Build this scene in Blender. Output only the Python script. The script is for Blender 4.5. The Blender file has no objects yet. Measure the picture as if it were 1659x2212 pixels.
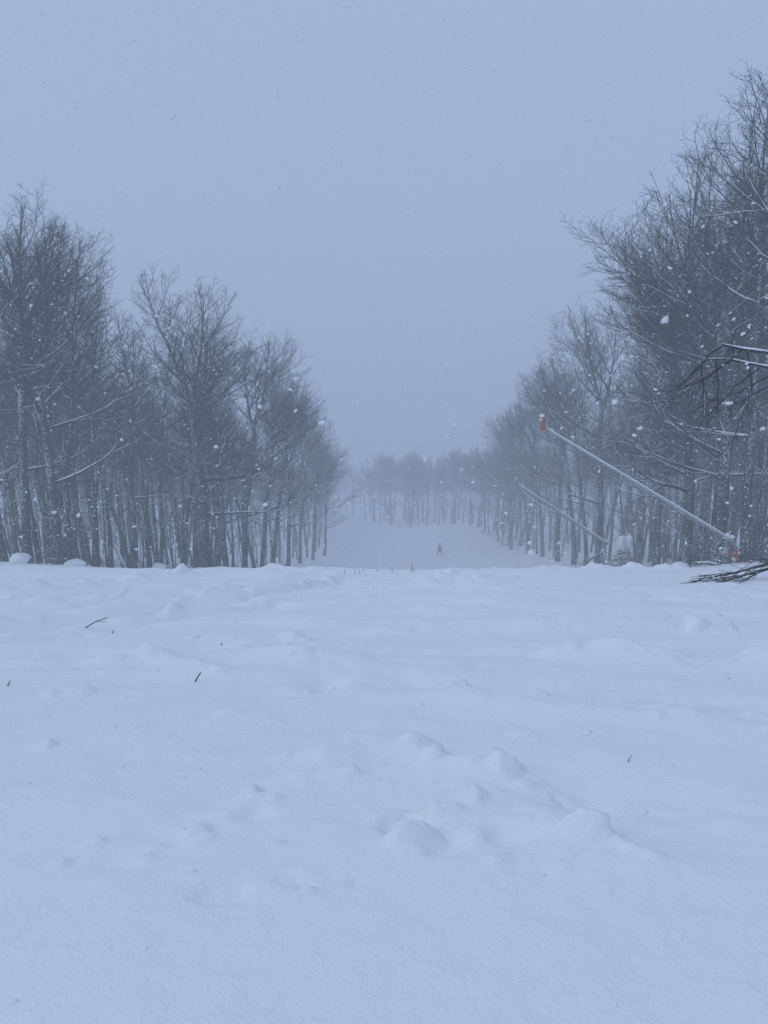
import bpy, math, random
import numpy as np
from mathutils import Vector, Matrix

R = math.radians
SC = bpy.context.scene
COL = SC.collection
rng = np.random.default_rng(7)
random.seed(7)

# ------------------------------------------------------------------ camera
PITCH = R(10.0)
CAM_Z = 1.6
FPX, CX, CY = 1597.0, 829.5, 1106.0          # focal length and centre in a 1659 x 2212 picture
cam_d = bpy.data.cameras.new('camera')
cam = bpy.data.objects.new('camera', cam_d)
COL.objects.link(cam)
cam.location = (0, 0, CAM_Z)
cam.rotation_euler = (R(90) - PITCH, 0, 0)
cam_d.sensor_fit = 'VERTICAL'
cam_d.sensor_height = 36.0
cam_d.lens = FPX / 2212 * 36.0
cam_d.clip_start, cam_d.clip_end = 0.05, 4000
cam_d.dof.use_dof = True
cam_d.dof.focus_distance = 28.0
cam_d.dof.aperture_fstop = 8.0
SC.camera = cam

# ------------------------------------------------------------------ sky, sun, exposure
SUN_EL, SUN_AZ = R(47), R(-104)               # azimuth from +Y, negative towards -X
world = bpy.data.worlds.new('World')
SC.world = world
world.use_nodes = True
wn = world.node_tree
wn.nodes.clear()
w_out = wn.nodes.new('ShaderNodeOutputWorld')
w_bg = wn.nodes.new('ShaderNodeBackground')
w_sky = wn.nodes.new('ShaderNodeTexSky')
w_sky.sky_type = 'NISHITA'
w_sky.sun_disc = False
w_sky.sun_elevation = SUN_EL
w_sky.sun_rotation = SUN_AZ
w_sky.dust_density = 4.0
w_mix = wn.nodes.new('ShaderNodeMixRGB')
w_mix.inputs['Fac'].default_value = 0.86     # even cloud deck in front of the blue sky
w_mix.inputs['Color2'].default_value = (3.62, 4.80, 7.02, 1)
w_bg.inputs['Strength'].default_value = 0.1
wn.links.new(w_sky.outputs['Color'], w_mix.inputs['Color1'])
wn.links.new(w_mix.outputs['Color'], w_bg.inputs['Color'])
wn.links.new(w_bg.outputs['Background'], w_out.inputs['Surface'])

sun_d = bpy.data.lights.new('sun', 'SUN')
sun_d.energy = 0.54
sun_d.angle = R(22)
sun_d.color = (0.84, 0.93, 1.0)
sun = bpy.data.objects.new('sun', sun_d)
COL.objects.link(sun)
sv = Vector((math.sin(SUN_AZ) * math.cos(SUN_EL), math.cos(SUN_AZ) * math.cos(SUN_EL), math.sin(SUN_EL)))
sun.rotation_euler = sv.to_track_quat('Z', 'Y').to_euler()
sun.location = (0, 0, 60)

vs = SC.view_settings
vs.view_transform = 'Standard'
vs.look = 'None'
vs.exposure = 0.11
vs.gamma = 1.0
vs.use_curve_mapping = False

SC.render.engine = 'CYCLES'
cy = SC.cycles
cy.max_bounces = 10
cy.diffuse_bounces = 3
cy.glossy_bounces = 2
cy.transmission_bounces = 2
cy.volume_bounces = 8
cy.transparent_max_bounces = 8
cy.use_denoising = True
cy.use_adaptive_sampling = False
cy.sample_clamp_indirect = 6.0

# ------------------------------------------------------------------ helpers
def tag(o, label=None, cat=None, group=None, kind=None):
    if label: o['label'] = label
    if cat: o['category'] = cat
    if group: o['group'] = group
    if kind: o['kind'] = kind
    return o

def link_obj(name, mesh, mat=None, parent=None):
    o = bpy.data.objects.new(name, mesh)
    COL.objects.link(o)
    if mat is not None and mesh is not None:
        mesh.materials.clear(); mesh.materials.append(mat)
    if parent is not None: o.parent = parent
    return o

def empty(name, loc, rot=(0, 0, 0)):
    o = bpy.data.objects.new(name, None)
    COL.objects.link(o)
    o.empty_display_size = 0.3
    o.location = loc; o.rotation_euler = rot
    return o

def mesh_np(name, verts, faces, smooth=True):
    """faces: (N,3) or (N,4) integer array"""
    me = bpy.data.meshes.new(name)
    verts = np.asarray(verts, np.float32); faces = np.asarray(faces, np.int32)
    n, k = faces.shape
    me.vertices.add(len(verts)); me.vertices.foreach_set('co', verts.ravel())
    me.loops.add(n * k); me.loops.foreach_set('vertex_index', faces.ravel())
    me.polygons.add(n)
    me.polygons.foreach_set('loop_start', np.arange(0, n * k, k, dtype=np.int32))
    me.polygons.foreach_set('loop_total', np.full(n, k, np.int32))
    if smooth: me.polygons.foreach_set('use_smooth', np.ones(n, bool))
    me.update(calc_edges=True)
    me.validate()
    return me

class MB:
    """collects quads and triangles of one part"""
    def __init__(self): self.v = []; self.f = []
    def tube(self, pts, rad, sides=8, cap=True):
        pts = [Vector(p) for p in pts]; n = len(pts)
        if not hasattr(rad, '__len__'): rad = [rad] * n
        d0 = (pts[-1] - pts[0]).normalized()
        ref = Vector((0, 0, 1)) if abs(d0.z) < 0.8 else Vector((1, 0, 0))
        b = len(self.v)
        for i, p in enumerate(pts):
            t = (pts[min(i + 1, n - 1)] - pts[max(i - 1, 0)]).normalized()
            a = t.cross(ref).normalized(); c = a.cross(t)
            for k in range(sides):
                an = 2 * math.pi * k / sides
                self.v.append(tuple(p + (a * math.cos(an) + c * math.sin(an)) * rad[i]))
        for i in range(n - 1):
            for k in range(sides):
                k2 = (k + 1) % sides
                self.f.append((b + i * sides + k, b + i * sides + k2, b + (i + 1) * sides + k2, b + (i + 1) * sides + k))
        if cap:
            self.f.append(tuple(b + k for k in range(sides))[::-1])
            self.f.append(tuple(b + (n - 1) * sides + k for k in range(sides)))
        return self
    def box(self, c, s, rot=None):
        b = len(self.v); c = Vector(c); m = rot if rot is not None else Matrix.Identity(3)
        for z in (-1, 1):
            for y in (-1, 1):
                for x in (-1, 1):
                    self.v.append(tuple(c + m @ Vector((x * s[0] / 2, y * s[1] / 2, z * s[2] / 2))))
        for q in ((0, 2, 3, 1), (4, 5, 7, 6), (0, 1, 5, 4), (2, 6, 7, 3), (0, 4, 6, 2), (1, 3, 7, 5)):
            self.f.append(tuple(b + i for i in q))
        return self
    def blob(self, c, s, seed=0, rough=0.18, nu=14, nv=9, flat=None):
        """lumpy ellipsoid; below flat (fraction of the half height) it is cut off"""
        r = random.Random(seed); b = len(self.v)
        ph = [(r.uniform(0, 6.3), r.uniform(0, 6.3), r.randint(1, 4), r.randint(1, 3), r.uniform(.3, 1)) for _ in range(5)]
        for j in range(nv + 1):
            th = math.pi * j / nv
            for i in range(nu):
                a = 2 * math.pi * i / nu
                k = 1 + rough * sum(w * math.sin(m * a + p) * math.sin(n * th + q) for p, q, m, n, w in ph) / 2
                z = math.cos(th) * k
                if flat is not None: z = max(z, flat)
                self.v.append((c[0] + s[0] * math.sin(th) * math.cos(a) * k, c[1] + s[1] * math.sin(th) * math.sin(a) * k, c[2] + s[2] * z))
        for j in range(nv):
            for i in range(nu):
                i2 = (i + 1) % nu
                self.f.append((b + j * nu + i, b + (j + 1) * nu + i, b + (j + 1) * nu + i2, b + j * nu + i2))
        return self
    def build(self, name, mat, parent=None, smooth=True):
        me = bpy.data.meshes.new(name)
        me.from_pydata(self.v, [], self.f)
        me.polygons.foreach_set('use_smooth', [smooth] * len(me.polygons))
        me.update(); me.validate()
        return link_obj(name, me, mat, parent)

# ------------------------------------------------------------------ materials
def new_mat(name):
    m = bpy.data.materials.new(name); m.use_nodes = True
    nt = m.node_tree
    return m, nt, nt.nodes['Principled BSDF']

def node(nt, t, **kw):
    n = nt.nodes.new(t)
    for k, v in kw.items(): setattr(n, k, v)
    return n

def math_node(nt, op, a, b=None, c=None, clamp=False):
    n = nt.nodes.new('ShaderNodeMath'); n.operation = op; n.use_clamp = clamp
    for i, v in enumerate((a, b, c)):
        if v is None: continue
        if isinstance(v, (int, float)): n.inputs[i].default_value = v
        else: nt.links.new(v, n.inputs[i])
    return n.outputs[0]

def noise(nt, scale, detail=3, rough=0.55, coord=None, stretch=None):
    n = node(nt, 'ShaderNodeTexNoise')
    n.inputs['Scale'].default_value = scale
    n.inputs['Detail'].default_value = detail
    n.inputs['Roughness'].default_value = rough
    if coord is not None:
        src = coord
        if stretch:
            mp = node(nt, 'ShaderNodeMapping'); mp.inputs['Scale'].default_value = stretch
            nt.links.new(coord, mp.inputs['Vector']); src = mp.outputs['Vector']
        nt.links.new(src, n.inputs['Vector'])
    return n.outputs['Fac']

SNOW = (0.86, 0.875, 0.90, 1)

def snow_material(name, grain=True):
    m, nt, bs = new_mat(name)
    bs.inputs['Base Color'].default_value = SNOW
    bs.inputs['Roughness'].default_value = 0.62
    bs.inputs['Specular IOR Level'].default_value = 0.25
    if grain:
        tc = node(nt, 'ShaderNodeTexCoord').outputs['Object']
        a = noise(nt, 9, 4, 0.6, tc); b = noise(nt, 60, 3, 0.6, tc); c = noise(nt, 2.2, 3, 0.5, tc, (1, 2.6, 1))
        s = math_node(nt, 'ADD', math_node(nt, 'MULTIPLY', a, 0.012), math_node(nt, 'MULTIPLY', b, 0.0055))
        s = math_node(nt, 'ADD', s, math_node(nt, 'MULTIPLY', c, 0.018))
        bp = node(nt, 'ShaderNodeBump'); bp.inputs['Strength'].default_value = 1.0; bp.inputs['Distance'].default_value = 1.0
        nt.links.new(s, bp.inputs['Height']); nt.links.new(bp.outputs['Normal'], bs.inputs['Normal'])
        # very faint tone differences between fresh and packed snow
        mx = node(nt, 'ShaderNodeMixRGB'); mx.inputs['Color1'].default_value = (0.84, 0.855, 0.885, 1); mx.inputs['Color2'].default_value = (0.89, 0.90, 0.92, 1)
        nt.links.new(noise(nt, 1.3, 4, 0.6, tc), mx.inputs['Fac']); nt.links.new(mx.outputs['Color'], bs.inputs['Base Color'])
    return m

def bark_material(name, dark, light, snow_top, specks, scale=9):
    """bark with snow lying on upward faces and blown in flecks against the windward side"""
    m, nt, bs = new_mat(name)
    bs.inputs['Roughness'].default_value = 0.9
    bs.inputs['Specular IOR Level'].default_value = 0.1
    tc = node(nt, 'ShaderNodeTexCoord').outputs['Object']
    n1 = noise(nt, scale, 5, 0.65, tc, (1, 1, 0.22))
    mx = node(nt, 'ShaderNodeMixRGB'); mx.inputs['Color1'].default_value = (*dark, 1); mx.inputs['Color2'].default_value = (*light, 1)
    nt.links.new(math_node(nt, 'MULTIPLY_ADD', n1, 2.2, -0.6, clamp=True), mx.inputs['Fac'])
    ge = node(nt, 'ShaderNodeNewGeometry').outputs['Normal']
    sx = node(nt, 'ShaderNodeSeparateXYZ'); nt.links.new(ge, sx.inputs[0])
    up = math_node(nt, 'MULTIPLY_ADD', sx.outputs['Z'], 4.0, -1.4 - (1 - snow_top) * 3, clamp=True)
    fac = up
    if specks > 0:
        wd = node(nt, 'ShaderNodeVectorMath', operation='DOT_PRODUCT')
        nt.links.new(ge, wd.inputs[0]); wd.inputs[1].default_value = (-0.35, -0.90, 0.25)
        side = math_node(nt, 'MULTIPLY_ADD', wd.outputs['Value'], 0.5, 0.5, clamp=True)
        big = noise(nt, 1.1, 2, 0.5, tc, (1, 1, 0.6)); sm = noise(nt, 16, 4, 0.7, tc, (1, 1, 0.8))
        v = math_node(nt, 'ADD', math_node(nt, 'MULTIPLY', big, 0.35), sm)
        v = math_node(nt, 'ADD', v, math_node(nt, 'MULTIPLY', side, 0.22))
        sp = math_node(nt, 'MULTIPLY_ADD', v, 9.0, -9.0 * (1.08 - 0.2 * specks), clamp=True)
        fac = math_node(nt, 'MAXIMUM', up, math_node(nt, 'MULTIPLY', sp, 0.9))
    m2 = node(nt, 'ShaderNodeMixRGB'); m2.inputs['Color2'].default_value = SNOW
    nt.links.new(mx.outputs['Color'], m2.inputs['Color1']); nt.links.new(fac, m2.inputs['Fac'])
    nt.links.new(m2.outputs['Color'], bs.inputs['Base Color'])
    bp = node(nt, 'ShaderNodeBump'); bp.inputs['Strength'].default_value = 0.8; bp.inputs['Distance'].default_value = 0.03
    nt.links.new(n1, bp.inputs['Height']); nt.links.new(bp.outputs['Normal'], bs.inputs['Normal'])
    return m

def plain(name, col, rough=0.6, metal=0.0, frost=0.0):
    m, nt, bs = new_mat(name)
    tc = node(nt, 'ShaderNodeTexCoord').outputs['Object']
    n1 = noise(nt, 14, 4, 0.6, tc)
    mx = node(nt, 'ShaderNodeMixRGB')
    mx.inputs['Color1'].default_value = (col[0] * .7, col[1] * .7, col[2] * .7, 1); mx.inputs['Color2'].default_value = (*col, 1)
    nt.links.new(n1, mx.inputs['Fac'])
    out = mx.outputs['Color']
    if frost > 0:
        ge = node(nt, 'ShaderNodeNewGeometry').outputs['Normal']
        sx = node(nt, 'ShaderNodeSeparateXYZ'); nt.links.new(ge, sx.inputs[0])
        f1 = noise(nt, 22, 3, 0.6, tc)
        f = math_node(nt, 'MULTIPLY_ADD', math_node(nt, 'ADD', f1, math_node(nt, 'MULTIPLY', sx.outputs['Z'], 0.5)), 7, -7 * (1.05 - frost * 0.5), clamp=True)
        m2 = node(nt, 'ShaderNodeMixRGB'); m2.inputs['Color2'].default_value = SNOW
        nt.links.new(out, m2.inputs['Color1']); nt.links.new(f, m2.inputs['Fac']); out = m2.outputs['Color']
    nt.links.new(out, bs.inputs['Base Color'])
    bs.inputs['Roughness'].default_value = rough; bs.inputs['Metallic'].default_value = metal
    return m

M_GROUND = snow_material('snow_ground')
M_SNOW = snow_material('snow_cover', grain=False)
M_TRUNK = bark_material('bark', (0.022, 0.020, 0.020), (0.068, 0.063, 0.060), 0.70, 0.90)
M_TWIG = bark_material('twig_bark', (0.020, 0.017, 0.016), (0.042, 0.036, 0.034), 0.30, 0.0)
M_TWIG_DARK = bark_material('bare_twig_bark', (0.022, 0.019, 0.020), (0.045, 0.038, 0.036), 0.30, 0.0)
M_STALK = plain('stalk', (0.17, 0.135, 0.12), 0.8)
M_STEEL = plain('galvanised_steel', (0.42, 0.44, 0.46), 0.5, 0.3, 0.55)
M_STEEL_DARK = plain('post_steel', (0.30, 0.32, 0.335), 0.6, 0.1, 0.62)
M_ORANGE = plain('orange_pad', (0.48, 0.115, 0.018), 0.7, 0, 0.34)
M_RED = plain('red_orange_paint', (0.40, 0.085, 0.045), 0.55, 0, 0.18)
M_RUBBER = plain('hose_rubber', (0.16, 0.165, 0.17), 0.7, 0, 0.62)
M_ROCK = plain('rock', (0.10, 0.10, 0.105), 0.9, 0, 0.1)
M_NEEDLE = bark_material('needles', (0.018, 0.034, 0.026), (0.040, 0.066, 0.048), 0.70, 0.0)

# ------------------------------------------------------------------ ground shape
def _perlin(x, y, seed):
    xi = np.floor(x).astype(np.int64); yi = np.floor(y).astype(np.int64)
    xf = x - xi; yf = y - yi
    def g(ix, iy, fx, fy):
        h = (ix * 374761393 + iy * 668265263 + seed * 1442695041) & 0xFFFFFFFF
        h = ((h ^ (h >> 13)) * 1274126177) & 0xFFFFFFFF
        a = ((h ^ (h >> 16)) & 0xFFFF) / 65536.0 * 2 * np.pi
        return np.cos(a) * fx + np.sin(a) * fy
    u = xf ** 3 * (xf * (xf * 6 - 15) + 10); v = yf ** 3 * (yf * (yf * 6 - 15) + 10)
    a = g(xi, yi, xf, yf) * (1 - u) + g(xi + 1, yi, xf - 1, yf) * u
    b = g(xi, yi + 1, xf, yf - 1) * (1 - u) + g(xi + 1, yi + 1, xf - 1, yf - 1) * u
    return (a * (1 - v) + b * v) * 1.5

def fbm(x, y, wx, wy, seed, octv=3, gain=0.5):
    s = 0; a = 1.0; f = 1.0
    for o in range(octv):
        s = s + a * _perlin(x / wx * f + 13.7 * o, y / wy * f + 7.1 * o, seed + o); a *= gain; f *= 2.03
    return s

_PY = [-120, -20, 0, 2, 5, 10, 15, 20, 25, 30, 40, 50, 65, 80, 96, 112, 130, 150, 170, 190, 230, 300, 420, 600, 900]
_PZ = [9, 1.6, 0, -.06, -.45, -1.35, -2.40, -3.55, -4.95, -6.4, -9.3, -12.1, -15.6, -18.6, -21.9, -25.0, -27.4, -29.7, -32.3, -35.2, -40.6, -50, -62, -68, -70]
_fy = np.arange(-120, 900.01, 0.25)
_fz = np.interp(_fy, _PY, _PZ)
_k = np.exp(-0.5 * (np.arange(-24, 25) * 0.25 / 1.6) ** 2); _k /= _k.sum()
_fz = np.convolve(np.pad(_fz, 24, mode='edge'), _k, 'valid')

def macro(x, y):
    x = np.asarray(x, float); y = np.asarray(y, float)
    z = np.interp(y, _fy, _fz)
    far = np.clip((y - 12) / 18, 0, 1)
    cxl = np.interp(y, [0, 40, 120, 170, 230, 900], [0.5, 1.5, 2.5, 0, -7, -40])     # middle line of the run
    d = x - cxl
    bank_r = 0.115 * np.log1p(np.exp((d - 9.5) / 1.6)) * 1.6
    bank_l = 0.085 * np.log1p(np.exp((-d - 10.5) / 1.6)) * 1.6
    lim = lambda b: 4.5 * np.tanh(b / 4.5)
    z = z + far * (lim(bank_r) + lim(bank_l))
    z = z + 1.45 * np.exp(-((x - 12) / 8.5) ** 2 - ((y - 156) / 13) ** 2)
    z = z - 0.5 * np.exp(-((x + 7) / 6) ** 2 - ((y - 175) / 30) ** 2)
    return z

def ray(px, py):
    d = Vector(((px - CX) / FPX, 1, 0)); v = (CY - py) / FPX
    return Vector((d.x, math.cos(PITCH) + v * math.sin(PITCH), -math.sin(PITCH) + v * math.cos(PITCH)))

def on_plane(px, py, Y):
    r = ray(px, py); t = Y / r.y
    return Vector((r.x * t, Y, CAM_Z + r.z * t))

def at(px, py, near=0.8, far=20.5):
    r = ray(px, py)
    t = np.linspace(near, far, 6000)
    g = macro(r.x * t, r.y * t) - (CAM_Z + r.z * t)
    i = int(np.argmax(g > 0)) if (g > 0).any() else len(t) - 1
    return (r.x * t[i], r.y * t[i])

# creases, ridges and lumps of the trodden snow: (points, height, half width, roughness)
def P(*pp): return [at(*p) for p in pp]
RIDGES = [
    (P((-60, 1370), (150, 1348), (350, 1325), (600, 1295)), 0.06, 0.18, 1.0),
    (P((560, 1380), (760, 1372), (900, 1350)), 0.05, 0.18, 1.0),
    (P((60, 1424), (240, 1425), (330, 1412)), 0.05, 0.18, 1.2),
    (P((1040, 1352), (1200, 1346), (1400, 1340)), 0.05, 0.25, 0.8),
    (P((660, 1640), (760, 1602), (850, 1596), (905, 1618), (965, 1652), (1050, 1664), (1115, 1672), (1165, 1705)), 0.055, 0.085, 0.8),
    (P((930, 1775), (1000, 1745), (1065, 1728), (1140, 1752), (1210, 1778), (1290, 1806)), 0.052, 0.10, 0.6),
    (P((250, 1905), (330, 1850), (420, 1795), (500, 1745), (550, 1712)), 0.026, 0.12, 0.6),
    (P((780, 1480), (900, 1490), (1050, 1500), (1200, 1512), (1400, 1530), (1700, 1562)), 0.13, 0.30, 0.5),
    (P((300, 1408), (360, 1425), (430, 1446)), 0.07, 0.14, 0.6),
    (P((520, 1395), (640, 1418), (760, 1424)), 0.07, 0.25, 1.0),
    (P((1280, 1405), (1420, 1425), (1560, 1432), (1700, 1440)), 0.13, 0.40, 0.5),
    (P((-60, 1345), (140, 1322), (330, 1300), (520, 1281), (650, 1264), (740, 1251)), 0.11, 0.24, 0.5),
    (P((-60, 1316), (160, 1297), (360, 1281), (540, 1262), (700, 1243)), 0.10, 0.22, 0.8),
    (P((-60, 1288), (120, 1270), (260, 1258), (400, 1246)), 0.12, 0.30, 1.2),
    (P((560, 1246), (620, 1236), (720, 1234)), 0.10, 0.5, 0.8),
    (P((930, 1254), (985, 1247), (1040, 1256)), 0.10, 0.45, 1.6),
    (P((1060, 1234), (1100, 1232)), 0.07, 0.5, 1.0),
    (P((1290, 1232), (1330, 1224), (1395, 1219), (1430, 1224), (1455, 1232)), 0.20, 0.50, 1.0),
    (P((1150, 1236), (1205, 1230), (1250, 1232)), 0.08, 0.6, 1.0),
    (P((760, 1262), (900, 1268), (1060, 1282), (1200, 1288)), 0.09, 0.45, 0.8),
    (P((330, 1248), (372, 1246), (410, 1249)), 0.04, 0.3, 1.0),
]
GROOVES = [
    (P((-60, 1385), (150, 1362), (350, 1338), (600, 1306)), 0.05, 0.10),
    (P((-60, 1379), (150, 1356), (350, 1332), (600, 1301)), 0.05, 0.10),
    (P((-60, 1304), (140, 1288), (300, 1275), (560, 1251)), 0.08, 0.20),
    (P((-60, 1264), (140, 1256), (300, 1249)), 0.08, 0.25),
    (P((150, 1404), (330, 1396), (520, 1389), (740, 1366), (900, 1356)), 0.05, 0.12),
    (P((120, 1440), (300, 1410), (420, 1385), (600, 1362)), 0.035, 0.12),
    (P((1000, 1312), (1200, 1306), (1450, 1296), (1700, 1290)), 0.06, 0.25),
    (P((820, 1400), (1000, 1402), (1250, 1392), (1500, 1386), (1700, 1384)), 0.045, 0.16),
    (P((60, 1560), (250, 1520), (420, 1500), (560, 1476)), 0.025, 0.12),
    (P((-60, 1358), (150, 1336), (330, 1313), (520, 1291), (660, 1272), (750, 1256)), 0.13, 0.20),
    (P((-60, 1330), (160, 1310), (350, 1291), (530, 1271), (690, 1253)), 0.13, 0.20),
    (P((700, 1470), (900, 1480), (1050, 1490), (1200, 1500), (1400, 1517), (1700, 1548)), 0.09, 0.24),
    (P((1180, 1712), (1330, 1745), (1500, 1775)), 0.03, 0.25),
    (P((640, 1655), (560, 1690), (470, 1740), (380, 1800), (290, 1862)), 0.03, 0.12),
]
LUMPS = [  # px, py, height, half width x, half width y, roughness
    (880, 1795, -0.055, 0.11, 0.075, 0.2), (893, 1818, 0.085, 0.085, 0.055, 0.5), (960, 1838, -0.05, 0.10, 0.10, 0.2),
    (850, 1775, 0.03, 0.10, 0.05, 0.6), (1110, 1818, -0.045, 0.09, 0.075, 0.2), (1115, 1790, 0.022, 0.08, 0.03, 0.5),
    (1265, 1812, 0.05, 0.07, 0.045, 0.6), (1300, 1848, -0.035, 0.09, 0.06, 0.3), (545, 1716, 0.055, 0.05, 0.04, 0.8),
    (555, 1775, -0.035, 0.09, 0.05, 0.3), (480, 1936, -0.035, 0.10, 0.06, 0.3), (662, 1935, 0.022, 0.02, 0.018, 0.6),
    (662, 1920, -0.02, 0.03, 0.025, 0.2), (770, 1912, -0.018, 0.03, 0.02, 0.2), (620, 1905, -0.02, 0.06, 0.05, 0.2),
    (425, 1805, 0.03, 0.05, 0.04, 0.8), (1090, 1680, 0.05, 0.08, 0.06, 1.0), (1020, 1730, 0.045, 0.05, 0.045, 0.8),
    (890, 1612, 0.05, 0.09, 0.07, 1.0), (1130, 1592, 0.03, 0.07, 0.05, 0.6), (975, 1480, 0.07, 0.10, 0.07, 0.8),
    (640, 1492, 0.05, 0.13, 0.08, 0.8), (500, 1545, 0.035, 0.08, 0.05, 0.8), (1520, 1355, 0.13, 0.25, 0.18, 0.8),
    (640, 1372, 0.09, 0.14, 0.10, 0.8), (235, 1425, 0.06, 0.10, 0.08, 0.8), (160, 1500, 0.05, 0.15, 0.1, 0.6),
    (480, 1455, 0.04, 0.1, 0.07, 0.8), (940, 1440, 0.05, 0.4, 0.2, 0.8), (1210, 1410, 0.06, 0.2, 0.12, 0.8),
    (366, 1244, 0.12, 0.10, 0.10, 0.5), (384, 1247, 0.08, 0.17, 0.15, 0.5), (630, 1636, 0.02, 0.06, 0.04, 0.8),
    (1000, 1322, 0.05, 0.6, 0.4, 0.8), (700, 1340, 0.05, 0.5, 0.3, 0.8), (1570, 1290, 0.10, 1.2, 0.9, 0.5), (1610, 1258, 0.06, 0.8, 0.7, 0.5),
]
LUMPS = [(at(a, b), h * (0.78 if b > 1560 else 0.8), wx, wy, ro) for a, b, h, wx, wy, ro in LUMPS]
_pr = np.random.default_rng(11)
for _ in range(45):                                   # scattered crumbs and clods
    y = 2.4 * math.exp(_pr.uniform(0, 2.1)); x = _pr.uniform(-0.56, 0.56) * y
    s = _pr.uniform(0.018, 0.05) * (0.6 + 0.11 * y)
    LUMPS.append(((x, y), s * _pr.uniform(0.3, 0.8), s * _pr.uniform(1, 2), s, 0.8))

for pts, cnt in ((RIDGES[4][0], 16), (RIDGES[5][0], 12), (RIDGES[6][0], 5), (RIDGES[9][0], 18)):  # clods broken off the ridges
    for _ in range(cnt):
        k = int(_pr.integers(len(pts) - 1)); t = _pr.random()
        x = pts[k][0] * (1 - t) + pts[k + 1][0] * t + _pr.normal(0, .10); y = pts[k][1] * (1 - t) + pts[k + 1][1] * t + _pr.normal(-.06, .12)
        sz = _pr.uniform(0.018, 0.05); LUMPS.append(((x, y), sz * _pr.uniform(.25, .6), sz * _pr.uniform(1, 1.6), sz, 0.8))

def seg_dist(x, y, pts, side=False):
    d = np.full(x.shape, 1e9); far = np.zeros(x.shape, bool)
    for (ax, ay), (bx, by) in zip(pts[:-1], pts[1:]):
        vx, vy = bx - ax, by - ay; L = vx * vx + vy * vy + 1e-9
        t = np.clip(((x - ax) * vx + (y - ay) * vy) / L, 0, 1)
        e = np.hypot(x - ax - t * vx, y - ay - t * vy); m = e < d
        d = np.where(m, e, d); far = np.where(m, vx * (y - ay) - vy * (x - ax) > 0, far)
    return (d, far) if side else d

def ground(x, y):
    x = np.atleast_1d(np.asarray(x, float)); y = np.atleast_1d(np.asarray(y, float))
    z = macro(x, y)
    calm = np.clip((y - 1.0) / 8.0, 0.15, 1)
    z = z + 0.11 * fbm(x, y, 8.0, 4.5, 3, 2) * calm
    z = z + 0.036 * fbm(x + 0.35 * y, y, 2.6, 0.9, 21, 4) * calm
    rid = 1 - np.abs(fbm(x - 0.2 * y, y, 3.6, 1.3, 33, 2))
    z = z + 0.14 * np.maximum(rid - 0.60, 0) ** 1.3 * calm
    z = z + 0.006 * fbm(x, y, 0.34, 0.26, 41, 3)
    near = y < 60
    if near.any():
        xn, yn = x[near], y[near]; add = np.zeros(xn.shape)
        chunk = fbm(xn, yn, 0.16, 0.13, 55, 3); chunk2 = fbm(xn, yn, 0.55, 0.42, 77, 3)
        for pts, h, w, ro in RIDGES:
            px = [p[0] for p in pts]; py = [p[1] for p in pts]
            m = (xn > min(px) - 6 * w) & (xn < max(px) + 6 * w) & (yn > min(py) - 6 * w) & (yn < max(py) + 6 * w)
            if not m.any(): continue
            c = chunk if w < 0.16 else chunk2
            d, far_side = seg_dist(xn[m], yn[m], pts, True)
            d = d * (1 + 0.35 * chunk2[m]) + 0.25 * w * c[m]
            if h < 0.09 and w < 0.13: d = np.where(far_side, np.maximum(d, 0) * 1.5, np.maximum(d, 0) / 2.6)
            e = np.exp(-(d / w) ** 2)
            add[m] += h * e * (1 + 0.55 * ro * c[m]) * np.clip(0.75 + 0.5 * chunk2[m], 0.2, 1.4)
        for pts, h, w in GROOVES:
            px = [p[0] for p in pts]; py = [p[1] for p in pts]
            m = (xn > min(px) - 4 * w) & (xn < max(px) + 4 * w) & (yn > min(py) - 4 * w) & (yn < max(py) + 4 * w)
            if not m.any(): continue
            d = seg_dist(xn[m], yn[m], pts) * (1 + 0.25 * chunk2[m])
            add[m] -= 1.35 * h * np.exp(-(d / w) ** 2) * np.clip(0.8 + 0.5 * chunk2[m], 0.2, 1.3)
        for (lx, ly), h, wx, wy, ro in LUMPS:
            m = (np.abs(xn - lx) < 4 * wx) & (np.abs(yn - ly) < 4 * wy)
            if not m.any(): continue
            c = chunk[m] if wx < 0.3 else chunk2[m]
            q = np.sqrt(((xn[m] - lx) / wx) ** 2 + ((yn[m] - ly) / wy) ** 2)
            e = np.clip((1.45 - q + 0.5 * c) / 0.95, 0, 1); e = e * e * (3 - 2 * e)
            add[m] += h * e * (1 + 0.35 * ro * c)
        z[near] += add
    return z

def gz(x, y): return float(ground([x], [y])[0])

def spaced(lo, hi, d0, k, bands):
    v = [0.0]; s = v[0]
    out = [lo]
    while out[-1] < hi:
        p = out[-1]; d = max(d0, k * abs(p))
        for lim, kk in bands:
            if abs(p) > lim: d = max(d, kk * abs(p))
        out.append(p + d)
    return np.array(out)

xh = spaced(0.0, 640, 0.021, 0.0098, [(25, 0.035), (90, 0.09)])
xs = np.concatenate([-xh[:0:-1], xh])
ys = np.concatenate([np.linspace(-60, 0.6, 24)[:-1], spaced(0.6, 840, 0.017, 0.0078, [(24, 0.012), (45, 0.025), (180, 0.08)])])
GX, GY = np.meshgrid(xs, ys)
GZ = ground(GX.ravel(), GY.ravel())
nx, ny = len(xs), len(ys)
idx = np.arange(nx * ny).reshape(ny, nx)
quads = np.stack([idx[:-1, :-1], idx[:-1, 1:], idx[1:, 1:], idx[1:, :-1]], -1).reshape(-1, 4)
gme = mesh_np('snow_ground', np.stack([GX.ravel(), GY.ravel(), GZ], 1), quads)
tag(link_obj('ground', gme, M_GROUND), 'snow covered ski run with soft tracks and clods', kind='structure')

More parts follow.
